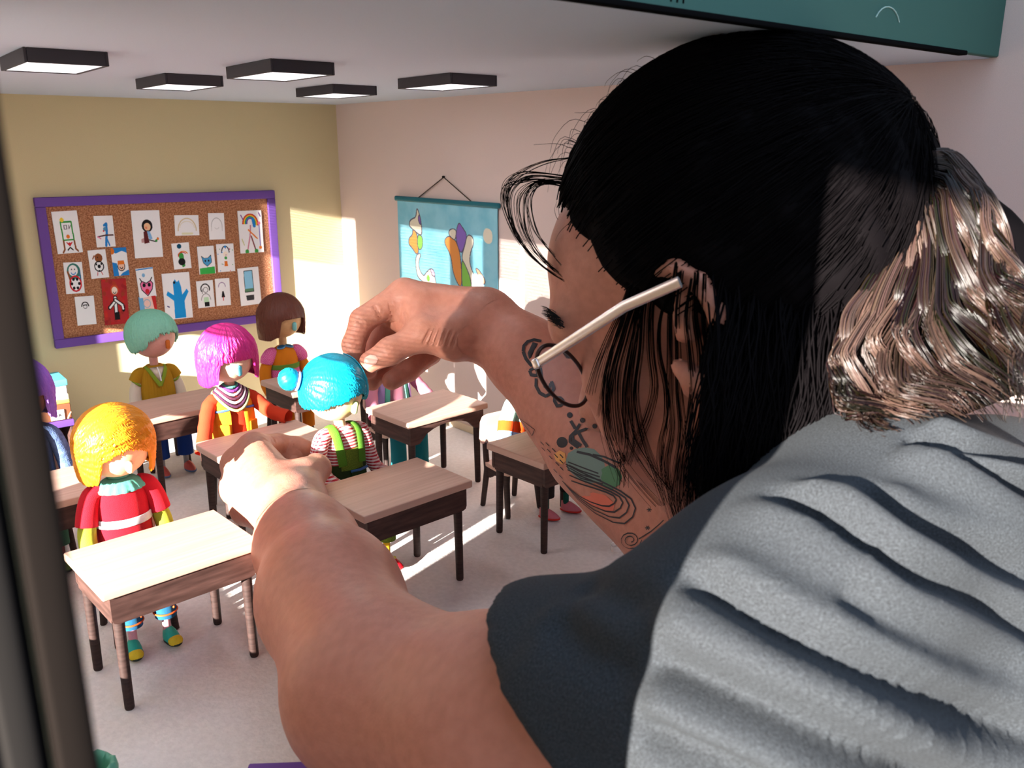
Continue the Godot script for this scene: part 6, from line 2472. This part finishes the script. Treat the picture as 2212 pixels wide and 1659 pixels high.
func person_hair(person: Node3D, body: Field):
	rng.seed = 5
	var black := mat("black_hair_strands", rgb(9, 7, 8), 0.6)
	black.metallic_specular = 0.10
	var brown := mat("brown_sunlit_hair_strands", Color(1, 1, 1), 0.34)
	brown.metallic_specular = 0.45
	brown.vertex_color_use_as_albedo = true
	# cap that follows the skull, with a hairline round the face
	strand_noise.seed = 9
	var cap := MB.new()
	cap.weld = false
	var cols := 180
	var rows := 60
	# hem angle from the crown axis, by direction (0 = forward, +90 = her left, the side in view)
	var hem := [[-180.0, 2.45], [-110.0, 2.3], [-80.0, 1.75], [-55.0, 1.25], [-25.0, 0.98], [0.0, 0.92], [25.0, 0.98], [45.0, 1.12], [60.0, 1.34], [72.0, 1.70], [86.0, 1.96], [104.0, 2.12], [125.0, 2.4], [180.0, 2.5]]
	var bun := hl(0.0, 0.035, -0.118)
	for j in rows + 2:
		for i in cols + 1:
			var phi := -PI + TAU * i / cols
			var sh := lerp_table(hem, rad_to_deg(phi)) + 0.03 * strand_noise.get_noise_2d(phi * 9.0, 1.0)
			var t := minf(float(j) / rows, 1.0)
			var s := maxf(sh * t, 0.004)
			var dir := Vector3(sin(s) * sin(phi), cos(s), sin(s) * cos(phi))
			var lift := 1.0 - smoothstep(0.90, 1.0, t) * 0.10
			if j > rows:
				lift = 0.84
			var r := Vector3(0.083, 0.100, 0.102) * lift
			var g := strand_noise.get_noise_2d(phi * 3.0, s * 2.0 + 9.0) * 0.002
			var p := Vector3(0, 0.022, -0.014) + dir * r + dir * g
			cap.vert(hl(p.x, p.y, p.z))
	for j in rows + 1:
		for i in cols:
			var a := j * (cols + 1) + i
			cap.quad(a, a + cols + 1, a + cols + 2, a + 1)
	obj("hair_cap", cap, black, person)
	# combed strands from the hairline to the gathered pony tail
	var st := MB.new()
	st.weld = false
	for n in 5200:
		var phi := rng.randf_range(-PI * 0.75, PI * 0.95)
		var sh := lerp_table(hem, rad_to_deg(phi))
		var s0 := sh * rng.randf_range(0.15, 0.965)
		var a := Vector3(sin(s0) * sin(phi), cos(s0), sin(s0) * cos(phi))
		var bdir := Vector3(0.02, 0.25, -0.97).normalized()
		var pts := []
		var len_k := rng.randf_range(0.35, 1.0)
		var wv := rng.randf_range(-1.0, 1.0)
		for k in 11:
			var t := k / 10.0 * len_k
			var dir := a.slerp(bdir, t).normalized()
			var lift := 1.0 + 0.012 * sin(t * PI) + rng.randf_range(0.0, 0.006)
			var wob := Vector3(sin(t * 6.0 + wv * 5.0), cos(t * 5.0 + wv * 3.0), sin(t * 4.0 + wv)) * 0.0022
			var p := Vector3(0, 0.022, -0.014) + dir * Vector3(0.083, 0.100, 0.102) * lift + wob
			pts.append(hl(p.x, p.y, p.z))
		strand(st, pts, 0.00035, 0.00012)
	obj("combed_hair", st, black, person)
	# flyaways over the top of the head
	var fl := MB.new()
	fl.weld = false
	for n in 240:
		var phi := rng.randf_range(-PI, PI)
		var s0 := rng.randf_range(0.1, 1.2)
		var a := Vector3(sin(s0) * sin(phi), cos(s0), sin(s0) * cos(phi))
		var b := (a + Vector3(rng.randf_range(-0.4, 0.4), rng.randf_range(-0.2, 0.2), rng.randf_range(-0.5, 0.3))).normalized()
		var pts := []
		var up := rng.randf_range(0.02, 0.09)
		for k in 8:
			var t := k / 7.0
			var dir := a.slerp(b, t).normalized()
			var p := Vector3(0, 0.022, -0.014) + dir * Vector3(0.083, 0.099, 0.102) * (1.0 + up * t * (1.3 - t))
			pts.append(hl(p.x, p.y, p.z))
		strand(fl, pts, 0.00016, 0.00005)
	obj("flyaway_hair", fl, black, person)
	# curved wisps in front of the forehead
	var wi := MB.new()
	wi.weld = false
	var wisps := [
		[1215, 395, 1160, 388, 1105, 398, 1090, 425, 1098, 470, 1130, 530, 1180, 582, 1250, 625, 1330, 672],
		[1220, 385, 1150, 380, 1110, 402, 1098, 440, 1112, 500, 1150, 555, 1200, 595, 1270, 640, 1335, 676],
		[1225, 400, 1165, 392, 1130, 410, 1118, 440, 1125, 490, 1155, 545, 1205, 590, 1265, 632, 1330, 672],
		[1222, 405, 1175, 396, 1142, 415, 1134, 450, 1140, 500, 1165, 548, 1205, 586, 1262, 626, 1325, 668],
		[1230, 390, 1180, 388, 1150, 405, 1140, 440, 1155, 495, 1185, 540, 1215, 575],
		[1218, 380, 1140, 372, 1100, 392, 1092, 430, 1104, 480, 1140, 540],
		[1240, 340, 1180, 350, 1130, 372, 1102, 400, 1095, 440],
	]
	for w in wisps:
		for q in 7:
			var pts := []
			var ph := rng.randf_range(-1, 1)
			for k in range(0, w.size(), 2):
				var t: float = float(k) / w.size()
				pts.append(at_px(w[k] + rng.randf_range(-2, 2) + ph * 8 * sin(t * PI), w[k + 1] + rng.randf_range(-2, 2) + ph * 6 * sin(t * PI), lerpf(0.452, 0.432, t) + ph * 0.004))
			strand(wi, smooth_path(pts, 4), 0.00022, 0.00012)
	for n in 70:
		var x := rng.randf_range(1225, 1420)
		var y := 330.0 - (x - 1225.0) * 0.95 + rng.randf_range(-20, 60)
		var dx := rng.randf_range(-70, -10)
		var dy := rng.randf_range(-40, 60)
		strand(wi, smooth_path(px_list([x + 60, y + 20, x + dx * 0.3, y - 18, x + dx, y + dy * 0.5, x + dx * 1.2, y + dy + 20], 0.445), 4), 0.00018, 0.00006)
	obj("forehead_wisps", wi, black, person)
	# loose locks falling over the cheek and the ear
	var fk := MB.new()
	fk.weld = false
	var locks := [
		[1356, 655, 1330, 720, 1306, 790, 1296, 860, 1300, 930, 1318, 990, 1340, 1040],
		[1360, 660, 1340, 730, 1318, 800, 1306, 870, 1310, 940, 1340, 1000, 1380, 1050, 1420, 1090],
		[1358, 660, 1345, 715, 1322, 770, 1308, 830, 1304, 900],
		[1365, 660, 1352, 740, 1330, 800, 1328, 870, 1340, 940, 1350, 1000, 1345, 1050],
		[1372, 665, 1372, 740, 1352, 830, 1358, 900, 1366, 980, 1350, 1000],
		[1380, 668, 1390, 750, 1366, 850, 1378, 930, 1410, 1010, 1440, 1090],
		[1400, 670, 1398, 760, 1420, 840, 1408, 900, 1372, 960, 1362, 1000],
		[1420, 672, 1412, 760, 1440, 840, 1446, 900, 1425, 960, 1418, 1010, 1440, 1060],
		[1440, 676, 1450, 770, 1440, 850, 1460, 930, 1430, 1000, 1442, 1080, 1460, 1130],
		[1455, 676, 1468, 760, 1462, 850, 1480, 930, 1470, 1010, 1446, 1080, 1470, 1140, 1480, 1175],
		[1475, 680, 1490, 760, 1502, 840, 1490, 930, 1468, 1010, 1460, 1080, 1480, 1150],
		[1490, 680, 1520, 770, 1512, 860, 1500, 930, 1478, 1000, 1466, 1060, 1490, 1120],
		[1510, 690, 1536, 780, 1528, 870, 1506, 950, 1490, 1020, 1480, 1090, 1492, 1150],
		[1530, 700, 1545, 790, 1540, 880, 1520, 960, 1500, 1040, 1500, 1110],
		[1348, 665, 1310, 740, 1285, 800, 1275, 850],
		[1385, 670, 1362, 760, 1345, 860, 1352, 950, 1400, 1020, 1440, 1060],
	]
	for w in locks:
		var lead := Vector2(rng.randf_range(10, 50), rng.randf_range(-130, -60))
		w = [w[0] + lead.x, w[1] + lead.y] + w
		for q in 14:
			var ph := rng.randf_range(-1, 1)
			var ph2 := rng.randf_range(-1, 1)
			var pts := []
			for k in range(0, w.size(), 2):
				var t: float = float(k) / w.size()
				var x: float = w[k] + ph * lerpf(4, 16, t) + rng.randf_range(-2, 2)
				var y: float = w[k + 1] + ph2 * 6
				var dir := px_dir(x, y)
				var d := body.march(EYE, dir, 0.25, 0.56)
				if d < 0.0 or d > 0.53:
					d = 0.445
				pts.append(EYE + dir * (d - 0.004 - 0.004 * absf(ph2)))
			for k in range(1, pts.size() - 1):
				pts[k] = (pts[k - 1] + pts[k] * 2.0 + pts[k + 1]) * 0.25
			strand(fk, smooth_path(pts, 4), 0.00022, 0.00008)
	obj("loose_locks", fk, black, person)
	# thick dark hair behind the ear down to the collar, and the sunlit curly pony tail
	var root := at_px(1960, 390, 0.375)
	var bk := MB.new()
	bk.weld = false
	for n in 1500:
		var a := Vector2(rng.randf_range(1545, 1960), rng.randf_range(560, 800))
		var e := Vector2(lerpf(1500, 1900, (a.x - 1545) / 415.0) + rng.randf_range(-30, 40), rng.randf_range(1000, 1130))
		var d0 := rng.randf_range(0.365, 0.385)
		var pts := []
		var w := rng.randf_range(0, TAU)
		for k in 10:
			var t := k / 9.0
			var q := a.lerp(e, t) + Vector2(sin(t * 7.0 + w) * 14.0, 0)
			pts.append(at_px(q.x, q.y, d0 - 0.012 * sin(t * PI) - 0.012 * t))
		strand(bk, pts, 0.0006, 0.0002)
	var inner := Field.new()
	inner.group(0.03, 0.02)
	inner.cap(at_px(1660, 760, 0.42), at_px(1640, 1010, 0.41), 0.042, 0.032)
	inner.cap(at_px(1790, 720, 0.425), at_px(1800, 960, 0.395), 0.048, 0.034)
	var ib := box_of([inner.a[0], inner.a[1], inner.a[0] + inner.ab[0], inner.a[1] + inner.ab[1]], 0.06)
	polygonize(inner, ib.position, ib.end, 0.006, bk)
	obj("nape_hair", bk, black, person)
	var pony := MB.new()
	pony.weld = false
	# guide curves of the pony tail, in picture points, with depth
	var guides := [
		[1960, 330, 2060, 330, 2130, 420, 2170, 540, 2200, 660, 2230, 760],
		[1960, 350, 2060, 380, 2110, 480, 2140, 600, 2190, 700, 2240, 820],
		[1950, 370, 2040, 420, 2060, 540, 2100, 660, 2180, 760, 2240, 880],
		[1940, 390, 2000, 460, 2010, 580, 2000, 700, 2040, 820, 2140, 880],
		[1940, 400, 1990, 500, 1960, 620, 1920, 740, 1950, 850, 2060, 900],
		[1930, 420, 1970, 520, 1920, 640, 1870, 760, 1900, 860, 2010, 915],
		[1930, 430, 1950, 540, 1890, 660, 1840, 780, 1860, 880, 1960, 925],
		[1920, 440, 1920, 560, 1850, 680, 1820, 790, 1850, 880, 1930, 915],
		[1960, 360, 2090, 440, 2160, 560, 2210, 640, 2260, 700],
		[2000, 420, 2080, 560, 2120, 700, 2110, 800, 2160, 870, 2260, 890],
	]
	for n in 4200:
		var gi := rng.randf_range(0, guides.size() - 1.001)
		var g0: Array = guides[int(gi)]
		var g1: Array = guides[mini(int(gi) + 1, guides.size() - 1)]
		var fr := gi - int(gi)
		if g0.size() != g1.size():
			g1 = g0
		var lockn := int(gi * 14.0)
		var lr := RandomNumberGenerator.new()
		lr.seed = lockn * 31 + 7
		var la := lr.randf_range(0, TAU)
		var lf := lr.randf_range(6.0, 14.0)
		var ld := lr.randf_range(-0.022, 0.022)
		pony.col = Color(0.030, 0.0175, 0.0135) * (pow(lr.randf(), 2.0) * 2.2 + 0.2) * rng.randf_range(0.6, 1.4)  # per-lock brightness puts sunlit highlight streaks into the brown
		var jx := rng.randf_range(-16, 16)
		var jy := rng.randf_range(-14, 14)
		var pts := []
		var cut := rng.randf_range(0.7, 1.0)
		var m := g0.size() / 2
		for k in 20:
			var t := k / 19.0 * cut * (m - 1)
			var i0 := mini(int(t), m - 2)
			var u := t - i0
			var x := lerpf(lerpf(g0[i0 * 2], g0[i0 * 2 + 2], u), lerpf(g1[i0 * 2], g1[i0 * 2 + 2], u), fr)
			var y := lerpf(lerpf(g0[i0 * 2 + 1], g0[i0 * 2 + 3], u), lerpf(g1[i0 * 2 + 1], g1[i0 * 2 + 3], u), fr)
			var tt := t / (m - 1)
			var amp := 34.0 * tt
			x += cos(la + lf * tt) * amp + jx * (0.4 + tt)
			y += sin(la + lf * tt) * amp * 0.6 + jy * (0.4 + tt)
			pts.append(at_px(x, y, lerpf(0.372, 0.335, tt) + ld * tt + cos(la + lf * tt) * 0.010 * tt))
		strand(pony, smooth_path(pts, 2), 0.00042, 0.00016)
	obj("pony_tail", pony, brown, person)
	var core := MB.new()
	core.weld = false
	var cf := Field.new()
	cf.group(0.03, 0.02)
	cf.cap(root, at_px(2050, 580, 0.405), 0.014, 0.024)
	cf.cap(at_px(2050, 580, 0.405), at_px(2000, 790, 0.395), 0.024, 0.026)
	cf.cap(at_px(2050, 580, 0.405), at_px(2160, 740, 0.40), 0.024, 0.024)
	var cb := box_of([root, at_px(2010, 800, 0.37), at_px(2200, 760, 0.38)], 0.06)
	polygonize(cf, cb.position, cb.end, 0.005, core)
	obj("pony_core", core, black, person)
	var band := MB.new()
	band.ball(at_px(1955, 370, 0.385), Vector3(0.009, 0.012, 0.009), 16, 10, Basis(head_x, head_y, head_z))
	obj("hair_band", band, black, person)

# ------------------------------------------------------------------ small things
func at_z(px: float, py: float, z: float) -> Vector3:
	return board_point(px, py, z)

func box_between(p: Vector3, q: Vector3, depth: float, bev := 0.0006) -> MB:
	var m := MB.new()
	m.box(Vector3((p.x + q.x) * 0.5, (p.y + q.y) * 0.5, p.z - depth * 0.5), Vector3(absf(p.x - q.x), absf(p.y - q.y), depth), bev)
	return m

func build_small_things():
	var z := -0.945
	# purple shelf with storage boxes at the yellow wall
	var p := at_z(160, 905, z)
	var x0 := p.x - 0.075
	var sh := thing("storage_shelf", "purple shelf unit against the yellow wall behind the purple-haired puppet", "shelf")
	obj("shelf_board", slab(Vector3(x0, p.y - 0.007, z - 0.05), Vector3(p.x, p.y, z), 0.0006), mats.purple, sh)
	obj("side_panel", slab(Vector3(p.x - 0.004, 0.0, z - 0.05), Vector3(p.x, p.y - 0.007, z - 0.002), 0.0006), mats.dark_wood, sh)
	obj("side_panel", slab(Vector3(x0, 0.0, z - 0.05), Vector3(x0 + 0.004, p.y - 0.007, z - 0.002), 0.0006), mats.dark_wood, sh)
	obj("back_panel", slab(Vector3(x0 + 0.004, 0.0, z - 0.05), Vector3(p.x - 0.004, p.y - 0.007, z - 0.047), 0.0004), mats.dark_wood, sh)
	var a := at_z(103, 880, z)
	var b := at_z(160, 905, z)
	var hb := thing("storage_box", "brown box with a white label at the bottom of the stack", "box", Vector3.ZERO, 0.0, "stacked storage boxes")
	obj("body", slab(Vector3(a.x - 0.02, b.y, z - 0.045), Vector3(b.x - 0.001, a.y, z - 0.002), 0.0008), mat("brown_card", rgb(134, 84, 58), 0.8, mats_tex_clay(), 30.0), hb)
	var la := at_z(108, 889, z - 0.0015)
	var lb := at_z(141, 905, z - 0.0015)
	var lab := MB.new()
	lab.box(Vector3((la.x + lb.x) * 0.5, (la.y + lb.y) * 0.5, z - 0.0016), Vector3(lb.x - la.x, la.y - lb.y, 0.0008), 0.0002)
	var lo := obj("label", lab, mats.paper, hb)
	var tm := TextMesh.new()
	tm.text = "A-A"
	tm.font_size = 16
	tm.pixel_size = 0.00024
	tm.depth = 0.0003
	var to := MeshInstance3D.new()
	to.name = "lettering"
	to.mesh = tm
	to.material_override = mats.lamp_frame
	to.position = Vector3((la.x + lb.x) * 0.5, (la.y + lb.y) * 0.5, z - 0.0010)
	lo.add_child(to)
	var hd := MB.new()
	hd.tube(smooth_path([Vector3(b.x - 0.0050, b.y + 0.0015, z - 0.001), Vector3(b.x - 0.0040, b.y + 0.005, z + 0.001), Vector3(b.x - 0.0015, b.y + 0.0075, z - 0.001)], 4), 0.0009, 8)
	obj("handle", hd, mat("tan_cord", rgb(206, 160, 130), 0.8), hb)
	var c := at_z(132, 866, z)
	var yb := thing("storage_box", "yellow box in the middle of the stack", "box", Vector3.ZERO, 0.0, "stacked storage boxes")
	obj("body", slab(Vector3(a.x - 0.015, a.y, z - 0.042), Vector3(b.x - 0.001, c.y, z - 0.003), 0.0008), mat("yellow_card", rgb(226, 208, 92), 0.7), yb)
	var d := at_z(132, 834, z)
	var wb := thing("storage_box", "lilac box with turquoise lid and cream label on top of the stack", "box", Vector3.ZERO, 0.0, "stacked storage boxes")
	obj("body", slab(Vector3(a.x - 0.012, c.y, z - 0.040), Vector3(b.x - 0.002, d.y, z - 0.004), 0.0006), mat("lilac_card", rgb(206, 196, 222), 0.7), wb)
	var e := at_z(132, 822, z)
	obj("lid", slab(Vector3(a.x - 0.013, d.y - 0.001, z - 0.042), Vector3(b.x - 0.0006, e.y, z - 0.0028), 0.0008), mat("turquoise_card", rgb(96, 196, 214), 0.6), wb)
	var ca := at_z(132, 853, z - 0.003)
	var cb := at_z(149, 862, z - 0.003)
	var cl := MB.new()
	cl.box(Vector3((ca.x + cb.x) * 0.5, (ca.y + cb.y) * 0.5, z - 0.0038), Vector3(cb.x - ca.x, ca.y - cb.y, 0.0008), 0.0002)
	obj("label", cl, mat("cream_paper", rgb(236, 220, 170), 0.8), wb)
	# orange measuring strip on the pink wall
	var ang := deg_to_rad(2.72)
	var along := Vector3(sin(ang), 0, cos(ang))
	var outw := Vector3(cos(ang), 0, -sin(ang))
	var wo := Vector3(CORNER_X, 0, WALL_Z)
	var dir := px_dir(1215, 740)
	var tt := (wo - EYE).dot(outw) / dir.dot(outw)
	var wp := EYE + dir * tt
	var ru := thing("height_chart", "orange strip with black dots on the pink wall, glimpsed past the face", "chart", Vector3(wp.x, 0, wp.z))
	ru.basis = Basis(along, Vector3.UP, -outw)
	var rb := MB.new()
	rb.box(Vector3(0.010, 0.105, 0.0015), Vector3(0.030, 0.115, 0.003), 0.0006)
	obj("strip", rb, clay("orange_board", rgb(240, 120, 20), 0.6), ru)
	for k in 8:
		var dt := MB.new()
		dt.tube([Vector3(0.001, 0.054 + k * 0.0145, 0.0028), Vector3(0.001, 0.054 + k * 0.0145, 0.0034)], 0.0021, 12)
		obj("dot", dt, mats.raw_black, ru)
	# waste bin with a bag, cut by the picture's edge
	var bin := thing("waste_bin", "small pale waste bin lined with a green plastic bag by the dark upright", "bin", Vector3(0.0600, 0, -0.3960))
	var bm := MB.new()
	var rings := []
	for r in [[0.0, 0.0075], [0.001, 0.0085], [0.018, 0.0098], [0.0215, 0.0100], [0.0215, 0.0092], [0.004, 0.0078]]:
		rings.append(ring_at(Vector3(0, r[0], 0), r[1], r[1], 28))
	bm.loft(rings, true, true)
	obj("bucket", bm, mat("pale_plastic", rgb(206, 190, 192), 0.4), bin)
	var bg := MB.new()
	var br := []
	var lens := FastNoiseLite.new()
	lens.frequency = 0.9
	for j in 7:
		var ring := PackedVector3Array()
		var q: Array = [[0.0170, 0.0104], [0.0195, 0.0106], [0.0222, 0.0104], [0.0246, 0.0096], [0.0258, 0.0082], [0.0235, 0.0072], [0.0180, 0.0062]][j]
		for k in 40:
			var an := -TAU * k / 40
			var w := lens.get_noise_2d(cos(an) * 6.0 + j * 0.6, sin(an) * 6.0)
			ring.append(Vector3(cos(an) * (q[1] + w * 0.0013), q[0] + w * 0.0028, sin(an) * (q[1] + w * 0.0013)))
		br.append(ring)
	bg.loft(br, false, true)
	obj("bag", bg, mat("green_plastic", rgb(96, 160, 132), 0.35), bin)
	# purple box in the near foreground
	var dd := px_dir(538, 1648)
	var top_y := 0.026
	var cpt := EYE + dd * ((top_y - EYE.y) / dd.y)
	var pb := thing("toy_chest", "purple box standing at the front of the floor", "box", Vector3(cpt.x, 0, cpt.z), -0.62)
	obj("chest_body", slab(Vector3(0.0005, 0, 0.0005), Vector3(0.0445, 0.022, 0.0265), 0.0006), mats.purple, pb)
	obj("chest_lid", slab(Vector3(0, 0.022, 0), Vector3(0.045, top_y, 0.027), 0.0006), mats.purple, pb)
	# clear curl of tape near the tattooed elbow
	var fd := px_dir(1338, 1178)
	var fp := EYE + fd * ((0.004 - EYE.y) / fd.y)
	var tp := thing("tape_curl", "clear curl of sticky tape lying on the floor by the elbow", "tape", fp)
	var tc := MB.new()
	var cp := []
	for k in 22:
		var an := TAU * k / 20
		cp.append(Vector3(cos(an) * 0.009, 0.0, sin(an) * 0.0065 + k * 0.0001))
	tc.tube(cp, Vector2(0.0003, 0.0026), 6, true, true, Vector3.UP)
	var tmn := mat("clear_tape", Color(0.95, 0.92, 0.9, 0.35), 0.2)
	tmn.transparency = BaseMaterial3D.TRANSPARENCY_ALPHA
	obj("strip", tc, tmn, tp)

func mats_tex_clay() -> Texture2D:
	if not mats_tex.has("clay"):
		mats_tex.clay = noise_tex(256, 0.03, 43, Color(0.93, 0.93, 0.93), Color(1, 1, 1), 4)
	return mats_tex.clay
